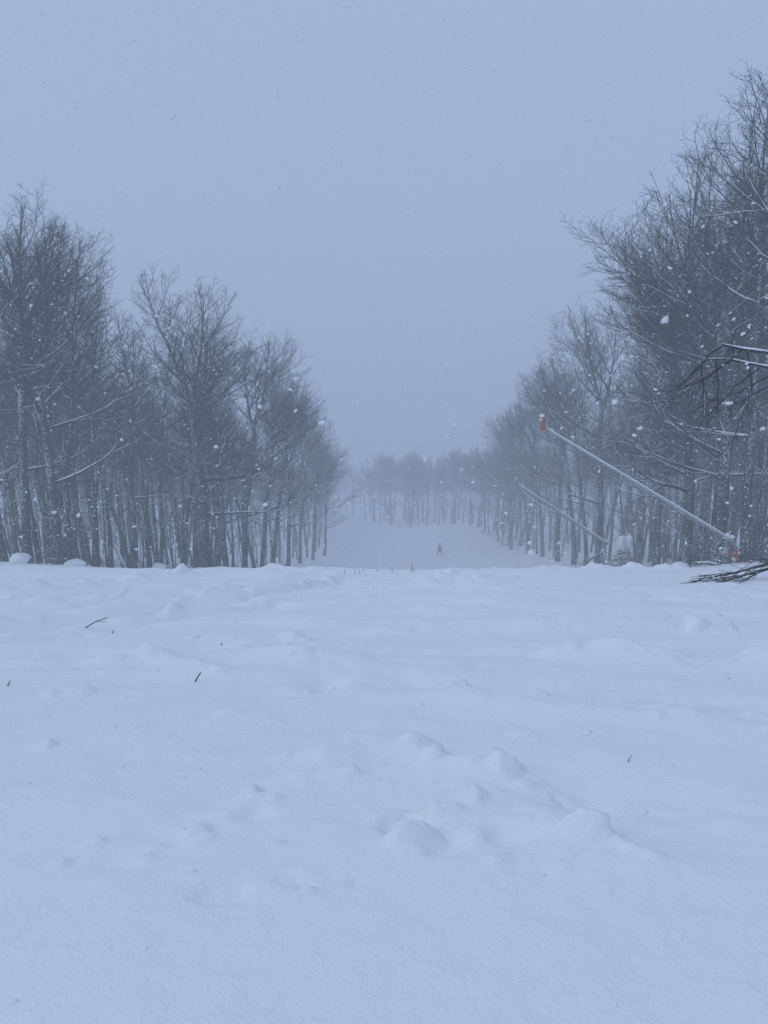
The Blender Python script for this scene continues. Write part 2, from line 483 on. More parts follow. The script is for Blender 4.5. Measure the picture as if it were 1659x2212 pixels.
# ------------------------------------------------------------------ trees
class Grow:
    """one tree: trunk stems, then four orders of branches, each with points and radii"""
    NSEG = {0: 16, 1: 9, 2: 6, 3: 3, 4: 2}
    SIDE = {0: 9, 1: 5, 2: 4, 3: 3, 4: 3}
    def __init__(self, seed): self.r = np.random.default_rng(seed); self.b = {k: [] for k in range(5)}
    def line(self, p0, d, L, r0, r1, lev, wob, trop, droop=0.0):
        n = self.NSEG[lev]; pts = np.zeros((n + 1, 3)); pts[0] = p0
        d = d / np.linalg.norm(d); s = L / n
        for i in range(n):
            d = d + self.r.normal(0, wob, 3); d[2] += trop * (i / n) - droop
            d /= np.linalg.norm(d); pts[i + 1] = pts[i] + d * s
        t = np.linspace(0, 1, n + 1)
        rad = r0 + (r1 - r0) * t ** 0.8
        self.b[lev].append((pts, rad)); return pts, rad
    @staticmethod
    def side(d, ang, roll):
        d = d / np.linalg.norm(d)
        ref = np.array([0, 0, 1.0]) if abs(d[2]) < 0.92 else np.array([1.0, 0, 0])
        a = np.cross(d, ref); a /= np.linalg.norm(a); c = np.cross(a, d)
        return d * math.cos(ang) + (a * math.cos(roll) + c * math.sin(roll)) * math.sin(ang)
    def twigs(self, pts, rad, L, lev, dens, trop):
        """branches of order lev along a parent branch"""
        r = self.r; n = len(pts) - 1
        step = {2: 0.40, 3: 0.22, 4: 0.15}[lev] / dens
        t = {2: 0.14, 3: 0.10, 4: 0.15}[lev]; sgn = 1
        while t < 1.0:
            f = t * n; i = min(int(f), n - 1); p = pts[i] + (pts[i + 1] - pts[i]) * (f - i); d = pts[i + 1] - pts[i]
            rp = rad[i] * (1 - f + i) + rad[i + 1] * (f - i)
            sgn = -sgn
            roll = (0 if sgn > 0 else math.pi) + r.normal(0.25 * sgn, 0.55)
            a = r.uniform(0.5, 0.95)
            if lev == 2: l = (0.28 + 0.46 * (1 - t)) * min(L, 5.0) * r.uniform(0.6, 1.15); l = max(l, 0.45)
            elif lev == 3: l = (0.26 + 0.34 * (1 - t)) * L * r.uniform(0.6, 1.2); l = min(max(l, 0.28), 1.1)
            else: l = r.uniform(0.16, 0.36)
            r0 = min(rp * 0.7, {2: 0.021, 3: 0.0090, 4: 0.0052}[lev]); r1 = {2: 0.007, 3: 0.0048, 4: 0.0038}[lev]
            q, qr = self.line(p, self.side(d, a, roll), l, max(r0, r1), r1, lev, {2: .10, 3: .12, 4: .10}[lev], trop)
            if lev < 4: self.twigs(q, qr, l, lev + 1, dens, trop)
            t += step / max(L, 0.2) * r.uniform(0.7, 1.3)
    def stem(self, p0, d, L, r0, r1, wob=0.025, trop=0.10): return self.line(p0, d, L, r0, r1, 0, wob, trop)
    def limbs(self, pts, rad, n, t0, t1, lmax, a0, a1, asym, dens, trop=0.16, shape=1.0):
        r = self.r; m = len(pts) - 1
        for k in range(n):
            u = (k + r.uniform(0, 0.9)) / n; t = t0 + (t1 - t0) * u
            f = t * m; i = min(int(f), m - 1); p = pts[i] + (pts[i + 1] - pts[i]) * (f - i); d = pts[i + 1] - pts[i]
            az = k * 2.4 + r.normal(0, 0.4)
            ang = a0 + (a1 - a0) * u + r.normal(0, 0.12)
            h = np.array([math.cos(az), math.sin(az), 0]); d = d / np.linalg.norm(d)
            dd = d * math.cos(ang) + h * math.sin(ang)
            prof = (math.sin(math.pi * min(1, (0.28 + 0.66 * u) ** shape)) * 0.8 + 0.2) * (1.08 - 0.45 * u)
            l = lmax * prof * (1 + asym * math.cos(az)) * r.uniform(0.75, 1.15)
            l = max(l, 0.7)
            rp = rad[i]
            q, qr = self.line(p, dd, l, min(rp * 0.62, 0.016 + 0.0155 * l), 0.008, 1, 0.075, trop * (0.6 + u), 0.0)
            self.twigs(q, qr, l, 2, dens, trop * 0.55)

def tube_arrays(br, side, off=None):
    pts = np.stack([b[0] for b in br]); rad = np.stack([b[1] for b in br])
    B, n, _ = pts.shape
    tg = np.empty_like(pts); tg[:, 1:-1] = pts[:, 2:] - pts[:, :-2]; tg[:, 0] = pts[:, 1] - pts[:, 0]; tg[:, -1] = pts[:, -1] - pts[:, -2]
    tg /= np.linalg.norm(tg, axis=2, keepdims=True) + 1e-9
    ax = pts[:, -1] - pts[:, 0]; ax /= np.linalg.norm(ax, axis=1, keepdims=True)
    ref = np.where(np.abs(ax[:, 2:3]) < 0.8, np.array([[0, 0, 1.0]]), np.array([[1.0, 0, 0]]))[:, None, :]
    a = np.cross(tg, np.broadcast_to(ref, tg.shape)); a /= np.linalg.norm(a, axis=2, keepdims=True) + 1e-9
    c = np.cross(a, tg)
    an = np.arange(side) * 2 * np.pi / side
    v = pts[:, :, None, :] + rad[:, :, None, None] * (a[:, :, None, :] * np.cos(an)[None, None, :, None] + c[:, :, None, :] * np.sin(an)[None, None, :, None])
    v = v.reshape(-1, 3)
    i0 = (np.arange(B)[:, None, None] * n + np.arange(n - 1)[None, :, None]) * side
    k = np.arange(side)[None, None, :]; k2 = (k + 1) % side
    f = np.stack([i0 + k, i0 + k2, i0 + side + k2, i0 + side + k], -1).reshape(-1, 4)
    return v, f

def join(parts):
    vs_, fs_ = [], []; o = 0
    for v, f in parts: vs_.append(v); fs_.append(f + o); o += len(v)
    return np.concatenate(vs_), np.concatenate(fs_)

def snow_on(g, levs, H, seed, low=0.9, high=0.08):
    """a ridge of snow along the upper side of the flatter branches"""
    r = np.random.default_rng(seed); out = []
    for lev in levs:
        sel = []
        for pts, rad in g.b[lev]:
            d = pts[-1] - pts[0]; flat = 1 - abs(d[2]) / (np.linalg.norm(d) + 1e-6)
            if lev == 0:
                continue
            h = np.clip(pts[0][2] / H, 0, 1)
            if r.random() > (low + (high - low) * h) * min(1, flat * 2.2 + 0.1): continue
            rr = np.clip(rad * 0.95, 0.008, 0.05) + 0.004
            rr = rr * r.uniform(0.7, 1.15, rr.shape); rr[-1] *= 0.5; rr[0] *= 0.6
            p = pts.copy(); p[:, 2] += rad * 0.75 + 0.003
            sel.append((p, rr))
        if sel: out.append(tube_arrays(sel, 5 if lev == 1 else 4))
    return join(out)

def make_variant(kind, seed):
    g = Grow(seed); r = g.r; H = 18.0
    if kind == 'edge':            # broad crown reaching out over the run (+X side)
        bare = r.uniform(0.54, 0.66)
        p, rd = g.stem(np.zeros(3), np.array([0.02, r.normal(0, 0.03), 1]), H * bare, 0.235, 0.15, 0.03, 0.05)
        g.limbs(p, rd, 2, 0.38, 0.62, 3.4, 1.40, 1.3, 0.5, 0.6, 0.10)
        g.limbs(p, rd, 7, 0.70, 0.98, 4.4, 1.15, 0.80, 0.42, 0.95, 0.18)
        nf = 2 + int(r.random() < 0.6)
        for k in range(nf):
            az = k * 2 * math.pi / nf + r.uniform(-.5, .5)
            sp = r.uniform(0.16, 0.34)
            q, qd = g.stem(p[-1], np.array([math.cos(az) * sp + 0.06, math.sin(az) * sp, 1]), H * (1 - bare) * r.uniform(0.82, 1.06), 0.13, 0.015, 0.05, 0.10)
            g.limbs(q, qd, 13, 0.05, 0.97, 3.6, 0.92, 0.36, 0.30, 1.0, 0.20, 0.8)
    elif kind == 'wood':          # tall narrow tree of the inner wood
        p, rd = g.stem(np.zeros(3), np.array([r.normal(0, 0.03), r.normal(0, 0.03), 1]), H, 0.165, 0.012, 0.03, 0.05)
        g.limbs(p, rd, 3, 0.24, 0.48, 1.8, 1.4, 1.2, 0.2, 0.5, 0.12)
        g.limbs(p, rd, 28, 0.52, 0.985, 3.0, 1.02, 0.36, 0.12, 0.9, 0.22)
    elif kind == 'fork':          # two stems from low down, rather narrow
        p, rd = g.stem(np.zeros(3), np.array([0, 0, 1.0]), H * 0.36, 0.21, 0.16, 0.03, 0.04)
        g.limbs(p, rd, 1, 0.8, 0.95, 3.2, 1.35, 1.2, 0.4, 0.7, 0.1)
        for k in range(2):
            az = k * math.pi + r.uniform(-.4, .4)
            q, qd = g.stem(p[-1], np.array([math.cos(az) * .13, math.sin(az) * .13, 1]), H * 0.64 * r.uniform(0.9, 1.02), 0.135, 0.012, 0.04, 0.08)
            g.limbs(q, qd, 16, 0.32, 0.98, 3.3, 1.05, 0.42, 0.30, 0.9, 0.16)
    elif kind == 'pole':          # thin understorey pole
        p, rd = g.stem(np.zeros(3), np.array([r.normal(0, .05), r.normal(0, .05), 1]), 9.5, 0.065, 0.008, 0.05, 0.06)
        g.limbs(p, rd, 16, 0.25, 0.97, 1.7, 1.15, 0.5, 0.2, 0.6, 0.14)
        H = 9.5
    elif kind == 'big':           # stout old maple with a double top and long low limbs
        p, rd = g.stem(np.zeros(3), np.array([0.0, 0, 1]), H * 0.52, 0.41, 0.24, 0.022, 0.04)
        g.limbs(p, rd, 12, 0.40, 0.98, 6.2, 1.50, 1.0, 0.25, 0.85, 0.10)
        for k, (sx, sy, ll) in enumerate(((-0.13, 0.05, 1.05), (0.20, -0.08, 0.93), (0.36, 0.2, 0.66))):
            q, qd = g.stem(p[-1], np.array([sx, sy, 1]), H * 0.48 * ll, 0.15, 0.014, 0.05, 0.08)
            g.limbs(q, qd, 15, 0.05, 0.97, 3.9, 1.0, 0.40, 0.15, 1.0, 0.16, 0.8)
    elif kind == 'spread':        # open grown tree whose stems fan out towards the run
        p, rd = g.stem(np.zeros(3), np.array([-0.02, 0, 1]), H * 0.40, 0.34, 0.24, 0.03, 0.03)
        g.limbs(p, rd, 8, 0.52, 0.98, 4.8, 1.35, 1.0, 0.30, 1.0, 0.14)
        for sx, sy, ll, rr in ((0.05, 0.05, 1.06, .17), (0.42, -0.12, 0.92, .15), (0.52, 0.16, 0.80, .12), (-0.30, -0.1, 0.90, .14), (0.30, 0.4, 0.8, .11)):
            q, qd = g.stem(p[-1], np.array([sx, sy, 1]), H * 0.60 * ll, rr, 0.014, 0.045, 0.10)
            g.limbs(q, qd, 14, 0.10, 0.97, 4.0, 1.0, 0.45, 0.35, 1.0, 0.16, 0.8)
    # flare of the butt
    for k in range(len(g.b[0])):
        pts, rad = g.b[0][k]
        if abs(pts[0][2]) < 1e-6: rad[0] *= 1.25; rad[1] *= 1.08
    top = max(b[0][:, 2].max() for lev in g.b for b in g.b[lev])
    tv, tf = tube_arrays(g.b[0], g.SIDE[0])
    cv, cf = join([tube_arrays(g.b[k], g.SIDE[k]) for k in (1, 2, 3, 4) if g.b[k]])
    sv_, sf = snow_on(g, (1, 2), H, seed + 1)
    return dict(trunk=mesh_np('trunk_' + kind, tv, tf), crown=mesh_np('crown_' + kind, cv, cf), snow=mesh_np('snow_' + kind, sv_, sf), top=top)

VAR = {}
for kind, seeds in (('edge', (101, 102, 104)), ('wood', (201, 202, 203, 204)), ('fork', (301, 302)), ('pole', (401, 402, 403)), ('big', (501,)), ('spread', (601, 602))):
    VAR[kind] = [make_variant(kind, s) for s in seeds]
    for v in VAR[kind]:
        v['trunk'].materials.append(M_TRUNK); v['crown'].materials.append(M_TWIG); v['snow'].materials.append(M_SNOW)

def plant(name, kind, vi, X, Y, height, rz, fat=1.0, lean=(0, 0), label=None, cat='tree', group=None, sink=0.25, snow=True):
    v = VAR[kind][vi % len(VAR[kind])]
    s = height / v['top']
    o = empty(name, (X, Y, gz(X, Y) - sink), (lean[1], lean[0], rz))
    # lean is in world axes: x to the side, y away
    o.rotation_mode = 'XYZ'
    m = Matrix.Rotation(lean[0], 4, 'Y') @ Matrix.Rotation(-lean[1], 4, 'X') @ Matrix.Rotation(rz, 4, 'Z')
    o.rotation_euler = m.to_euler()
    o.scale = (s * fat, s * fat, s)
    t = link_obj('trunk', v['trunk'], None, o)
    c = link_obj('crown', v['crown'], None, o)
    if snow: tag(link_obj('branch_snow', v['snow'], None, c), kind='stuff')
    tag(o, label, cat, group)
    return o

def spot(px, Y):
    """ground point in the column px of the picture at the distance Y"""
    X = 0.0
    for _ in range(6):
        dep = Y * math.cos(PITCH) + (CAM_Z - float(macro(X, Y))) * math.sin(PITCH)
        X = (px - CX) / FPX * dep
    return X

def top_height(X, Y, ytop):
    dz = Y * math.tan(math.atan((CY - ytop) / FPX) - PITCH)
    return CAM_Z + dz - float(macro(X, Y)) + 0.25

LEFT, RIGHT = 0.0, math.pi          # +X side of a tree faces the run on the left edge, turned round on the right
# px, distance, top py, kind, variant, fatness, lean sideways (deg), label
FRONT = [
    (12, 33.5, 470, 'wood', 0, 1.15, -4, 'thin snow flecked tree cut by the left picture edge'),
    (62, 35.0, 402, 'edge', 0, 1.0, -3.0, 'tallest tree on the left, above the round snowy boulder'),
    (128, 34.5, 450, 'edge', 1, 1.05, -3.5, 'thick dark leaning trunk just right of the round snowy boulder'),
    (152, 36.5, 520, 'wood', 1, 1.3, -3.0, 'dark trunk with plastered snow beside a white mound'),
    (172, 39.0, 535, 'fork', 0, 1.0, -4.5, 'forked tree leaning left behind the snow mound'),
    (206, 40.0, 585, 'wood', 2, 1.2, -2.0, 'straight narrow tree left of the slanting dead log'),
    (238, 43.0, 630, 'wood', 3, 1.1, -2.5, 'slim tree against which the slanting dead log rests'),
    (292, 41.0, 668, 'fork', 1, 1.0, -2.0, 'medium forked tree right of the slanting dead log'),
    (326, 45.0, 664, 'wood', 0, 1.25, -1.5, 'upright tree left of the cone shaped snow mound'),
    (348, 47.0, 690, 'wood', 2, 1.2, -1.0, 'slender tree rising behind the cone shaped snow mound'),
    (398, 46.0, 740, 'wood', 1, 1.1, -0.5, 'slender dark tree just left of the stout old maple'),
    (446, 43.0, 558, 'big', 0, 1.0, -0.5, 'stout old maple with double top rising above its neighbours'),
    (484, 42.5, 800, 'wood', 3, 1.3, -2.5, 'leaning tree at the right foot of the stout maple'),
    (529, 52.0, 700, 'edge', 2, 1.05, 0, 'solid single trunk standing apart right of the stout maple'),
    (566, 58.0, 775, 'edge', 3, 0.9, 0, 'greyish tree second right of the solid single trunk'),
    (590, 64.0, 805, 'edge', 0, 0.9, 0.5, 'hazy tree midway along the left forest edge'),
    (622, 72.0, 848, 'edge', 1, 0.95, 0, 'hazy broad tree where the left crowns begin to drop'),
    (648, 82.0, 888, 'edge', 2, 0.95, 0.5, 'pale foggy tree third from the left forest end'),
    (676, 94.0, 922, 'edge', 3, 1.0, 0.5, 'pale foggy tree second from the left forest end'),
    (701, 108.0, 950, 'edge', 1, 1.0, 0.5, 'last foggy tree at the end of the left forest edge'),
    (1655, 28.0, 90, 'fork', 0, 1.05, 0.5, 'thickest trunk at the right picture edge behind the snow lance'),
    (1606, 31.0, 190, 'fork', 1, 1.05, 1.0, 'tall forked tree close behind the snow lance post'),
    (1545, 34.0, 165, 'spread', 0, 1.12, 1.0, 'broad tree with fanned stems above the orange lance head'),
    (1478, 36.0, 300, 'spread', 1, 0.78, 1.5, 'wide crowned tree crossed by the long snow lance'),
    (1515, 42.0, 300, 'wood', 3, 1.2, 3.0, 'dark upright trunk between two fan shaped trees'),
    (1416, 46.0, 480, 'wood', 2, 1.3, 1.5, 'tree behind the middle of the long snow lance'),
    (1376, 50.0, 560, 'wood', 0, 1.2, 1.0, 'narrow tree right of the snow capped evergreen bush'),
    (1288, 58.0, 640, 'edge', 2, 1.0, 1.0, 'snowy limbed tree beside the middle snow lance post'),
    (1266, 62.0, 735, 'wood', 1, 1.2, 0.5, 'slim tree just left of the middle snow lance post'),
    (1240, 68.0, 740, 'edge', 3, 1.0, 0, 'hazy tree behind the middle snow lance'),
    (1205, 76.0, 775, 'edge', 1, 1.0, 0, 'hazy tree under the orange lance head'),
    (1172, 86.0, 830, 'edge', 0, 0.95, 0, 'pale tree left of the orange lance head'),
    (1140, 98.0, 860, 'edge', 3, 0.95, 0, 'pale tree close by the farthest snow lance post'),
    (1104, 112.0, 885, 'edge', 2, 1.0, 0, 'faint tree behind the farthest snow lance'),
]
_short = ['leftmost snow flecked tree', 'tallest left tree', 'thick trunk by the boulder', 'plastered trunk', 'forked tree leaning left', 'straight narrow tree', 'slanting dead log',
          'forked tree past the log', 'upright tree by the cone mound', 'cone shaped mound', 'slender tree beside the maple', 'stout old maple', 'leaning tree by the maple', 'solid single trunk',
          'second tree past the single trunk', 'hazy midway tree', 'hazy broad tree', 'third last left tree', 'second last left tree', 'last left tree', 'thickest right trunk', 'tall tree behind the lance post',
          'broad fanned tree', 'wide crowned tree', 'dark trunk between the fans', 'tree behind the long lance', 'narrow tree by the evergreen bush', 'snowy limbed tree', 'middle lance post', 'tree behind the middle lance',
          'tree under the orange head', 'tree left of the orange head', 'farthest lance post', 'tree behind the farthest lance']
SHORT = {f[-1]: t for f, t in zip(FRONT, _short)}
occupied = []
for i, (px, Y, yt, kind, vi, fat, lean, lab) in enumerate(FRONT):
    X = spot(px, Y); h = top_height(X, Y, yt)
    rz = (LEFT if px < 830 else RIGHT) + rng.normal(0, 0.35)
    if kind in ('big', 'spread'): rz = (LEFT if px < 830 else RIGHT) + 0.15
    fat = fat * (18.0 / h) ** 0.35
    plant('bare_tree', kind, vi, X, Y, h, rz, fat, (R(lean), 0), lab, 'tree', 'bare trees along the edges of the ski run')
    occupied.append((X, Y))

def run_edge(Y):
    """sides of the cleared run at the distance Y"""
    l = np.interp(Y, [28, 36, 43, 60, 80, 108, 150, 200, 230, 260], [-18, -16.5, -11.6, -10.5, -10.2, -9.6, -11, -18, -26, -36])
    r = np.interp(Y, [24, 30, 36, 50, 60, 80, 112, 130, 150, 165, 180, 190, 200, 230, 260], [15.5, 16, 16.5, 19, 19, 18.5, 19.5, 19.5, 19, 14, 4, 0, -3, -10, -20])
    return float(l), float(r)

def free(X, Y, d):
    return all((X - a) ** 2 + (Y - b) ** 2 > d * d for a, b in occupied)

ORD = 'first second third fourth fifth sixth seventh eighth ninth tenth eleventh twelfth thirteenth fourteenth fifteenth sixteenth seventeenth eighteenth nineteenth twentieth'.split()
ORD += ['twenty-' + o for o in ORD[:9]] + ['thirtieth'] + ['thirty-' + o for o in ORD[:9]]
LANDMARK = {-1: [], 1: []}
for px, Y, yt, kind, vi, fat, lean, lab in FRONT:
    LANDMARK[-1 if px < 830 else 1].append((px, Y, lab))

def pixel_x(X, Y):
    dep = Y * math.cos(PITCH) + (CAM_Z - float(macro(X, Y))) * math.sin(PITCH)
    return CX + FPX * X / dep

FILLED = []
def fill(n, side, ylo, yhi, depth, name, kinds, hlo, hhi, what, group, gap, cat='tree', snow=True, order='back'):
    k = 0; tries = 0; made = []
    while k < n and tries < n * 80:
        tries += 1
        Y = ylo + (yhi - ylo) * rng.random() ** 1.15
        l, r_ = run_edge(Y)
        w = 0.6 + depth * rng.random() ** 1.5
        X = l - w if side < 0 else r_ + w
        dep = Y * math.cos(PITCH) + (CAM_Z - float(macro(X, Y))) * math.sin(PITCH)
        if abs(X) / dep > 0.60: continue                      # well outside the view
        if not free(X, Y, gap): continue
        occupied.append((X, Y))
        kind = kinds[int(rng.integers(len(kinds)))]
        rz = (LEFT if side < 0 else RIGHT) + (rng.normal(0, 0.6) if w < 4 else rng.uniform(0, 6.28))
        o = plant(name, kind, int(rng.integers(9)), X, Y, rng.uniform(hlo, hhi), rz, rng.uniform(0.8, 1.2), (R(rng.normal(-1.2 if side < 0 else 1.2, 2.3)), R(rng.normal(0, 1.5))),
                  None, cat, group, snow=snow)
        made.append((pixel_x(X, Y), Y, o)); k += 1
    if order == 'across':                                     # told apart by their place in the row
        made.sort(key=lambda m: m[0])
        for q, (px, Y, o) in enumerate(made): o['label'] = f'{ORD[q]} {what}, counted from the left'
        return
    near = {}
    for px, Y, o in made:                                     # told apart by the edge tree they stand behind
        j = min(range(len(LANDMARK[side])), key=lambda q: abs(LANDMARK[side][q][0] - px))
        near.setdefault(j, []).append((Y, o))
    for j, ms in near.items():
        ms.sort(key=lambda m: m[0])
        mark = SHORT[LANDMARK[side][j][2]]
        for q, (Y, o) in enumerate(ms): o['label'] = f'{ORD[q]} {what} near the {mark}'

fill(78, -1, 35, 66, 26, 'wood_tree', ['wood', 'wood', 'fork', 'wood'], 13, 16.5, 'slim tree back', 'trees inside the left woods', 1.35)
fill(44, -1, 62, 130, 22, 'misty_tree', ['wood', 'edge', 'wood', 'fork'], 10.5, 14, 'misty tree back', 'misty trees of the far left woods', 1.9)
fill(84, 1, 29, 66, 26, 'wood_tree', ['wood', 'wood', 'fork', 'wood'], 13.5, 17.5, 'slim tree back', 'trees inside the right woods', 1.35)
fill(46, 1, 62, 130, 22, 'misty_tree', ['wood', 'edge', 'wood', 'fork'], 13.5, 18, 'misty tree back', 'misty trees of the far right woods', 1.9)
fill(34, 1, 118, 186, 4, 'hazy_tree', ['edge', 'edge', 'wood'], 14.5, 18.5, 'hazy edge tree along the far right of the run', 'hazy trees along the far right edge', 1.6, order='across')
fill(39, 1, 186, 262, 20, 'foggy_tree', ['edge', 'wood', 'edge'], 15, 21, 'faint tree in fog beyond the snowy rise', 'foggy trees beyond the rise', 2.2, order='across')
fill(26, -1, 128, 235, 16, 'foggy_tree', ['edge', 'wood'], 13, 17, 'faint tree in fog past the left forest end', 'foggy trees past the left edge', 2.4, order='across')
fill(66, -1, 35, 80, 18, 'sapling', ['pole'], 4, 10, 'thin sapling back', 'saplings in the left woods', 0.7, 'sapling')
fill(24, 1, 92, 165, 5, 'young_sapling', ['pole'], 4, 9, 'hazy sapling along the far right of the run', 'hazy saplings along the far right edge', 0.7, 'sapling', order='across')
fill(66, 1, 29, 90, 18, 'sapling', ['pole'], 4, 10, 'thin sapling back', 'saplings in the right woods', 0.7, 'sapling')

def evergreen(name, X, Y, h, seed, label, cat='tree', group=None, spread=0.24):
    r = random.Random(seed)
    o = empty(name, (X, Y, gz(X, Y) - 0.2), (0, 0, r.uniform(0, 6)))
    MB().tube([(0, 0, 0), (0.02, 0, h * .5), (0, 0, h)], [h * .014 + .03, h * .009 + .015, 0.012], 8).build('trunk', M_TRUNK, o)
    V, F = [], []; SV, SF = [], []
    levels = int(14 + h * 2.2)
    for j in range(levels):
        u = j / levels; z = h * (0.08 + 0.90 * u); L = h * spread * (1 - u) ** 0.8 + 0.12
        nb = max(5, int(11 - 5 * u))
        for b in range(nb):
            a = 2 * math.pi * (b + r.random() * .8) / nb; l = L * r.uniform(0.7, 1.15)
            ca, sa = math.cos(a), math.sin(a); m = 7
            for q in range(m):                                # flat sprays of short needle shoots along the bough
                t = (q + .6) / m; d = l * t; zz = z - 0.16 * l * t + 0.10 * l * t * t * 2 - r.uniform(0, .05)
                w = 0.34 * l * (1 - 0.62 * t) + 0.05
                c = Vector((ca * d, sa * d, zz)); e = Vector((-sa, ca, 0)); f = Vector((ca, sa, -.25))
                for sg in (-1, 1):
                    tip = c + e * sg * w + f * (0.45 * w) + Vector((0, 0, r.uniform(-.14, -.02) * (w + .2)))
                    i = len(V)
                    V.extend([tuple(c - f * .05 + Vector((0, 0, .02))), tuple(c + f * .09 * (l + .4)), tuple(tip), tuple(c + Vector((0, 0, -.05 * (1 + l))))])
                    F.extend([(i, i + 1, i + 2), (i, i + 2, i + 3), (i + 1, i + 3, i + 2)])
    me = bpy.data.meshes.new('crown_evergreen'); me.from_pydata(V, [], F); me.update(); me.validate()
    link_obj('crown', me, M_NEEDLE, o)
    tag(o, label, cat, group)
    return o

# the uncounted depth of the woods behind the trees one can tell apart: one mass on either side
def deep_woods(name, side, n, kind, vi, label, seed, ylo=34, yhi=190, d0=20, d1=58):
    r = np.random.default_rng(seed); pts = []
    while len(pts) < n:
        Y = ylo + (yhi - ylo) * r.random() ** 1.2; l, r_ = run_edge(Y); w = d0 + (d1 - d0) * r.random()
        X = l - w if side < 0 else r_ + w
        if abs(X) / (Y * 1.02) > 0.62: continue
        if all((X - a) ** 2 + (Y - b) ** 2 > 1.2 for a, b, _ in pts): pts.append((X, Y, 0))
    P_ = np.array(pts); P_[:, 2] = ground(P_[:, 0], P_[:, 1]) - 0.3
    me = bpy.data.meshes.new(name); me.from_pydata([tuple(p) for p in P_], [], [])
    o = link_obj(name, me)
    trunk = next(c for c in COL.objects if c.type == 'MESH' and c.data == VAR[kind][vi]['trunk'])
    crown = next(c for c in COL.objects if c.type == 'MESH' and c.data == VAR[kind][vi]['crown'])
    ng = bpy.data.node_groups.new(name, 'GeometryNodeTree')
    ng.interface.new_socket('Geometry', in_out='INPUT', socket_type='NodeSocketGeometry'); ng.interface.new_socket('Geometry', in_out='OUTPUT', socket_type='NodeSocketGeometry')
    N, Lk = ng.nodes, ng.links
    gi, go, ip, jn = N.new('NodeGroupInput'), N.new('NodeGroupOutput'), N.new('GeometryNodeInstanceOnPoints'), N.new('GeometryNodeJoinGeometry')
    for ob in (trunk, crown):
        oi = N.new('GeometryNodeObjectInfo'); oi.inputs['Object'].default_value = ob; oi.inputs['As Instance'].default_value = False; oi.transform_space = 'ORIGINAL'
        Lk.new(oi.outputs['Geometry'], jn.inputs['Geometry'])
    rv = N.new('FunctionNodeRandomValue'); rv.data_type = 'FLOAT_VECTOR'; rv.inputs[0].default_value = (-.05, -.05, 0); rv.inputs[1].default_value = (.05, .05, 6.28); rv.inputs['Seed'].default_value = seed
    rs = N.new('FunctionNodeRandomValue'); rs.data_type = 'FLOAT'; rs.inputs[2].default_value = 0.62; rs.inputs[3].default_value = 0.92; rs.inputs['Seed'].default_value = seed + 1
    Lk.new(gi.outputs[0], ip.inputs['Points']); Lk.new(jn.outputs[0], ip.inputs['Instance']); Lk.new(rv.outputs[0], ip.inputs['Rotation']); Lk.new(rs.outputs[1], ip.inputs['Scale'])
    Lk.new(ip.outputs['Instances'], go.inputs[0])
    md = o.modifiers.new('trees', 'NODES'); md.node_group = ng
    tag(o, label, 'woods', kind='stuff')
deep_woods('deep_woods', -1, 150, 'wood', 0, 'grey mass of bare woods deep behind the left trees', 901)
deep_woods('deep_woods', 1, 170, 'wood', 2, 'grey mass of bare woods deep behind the right trees', 902, 30, 260)

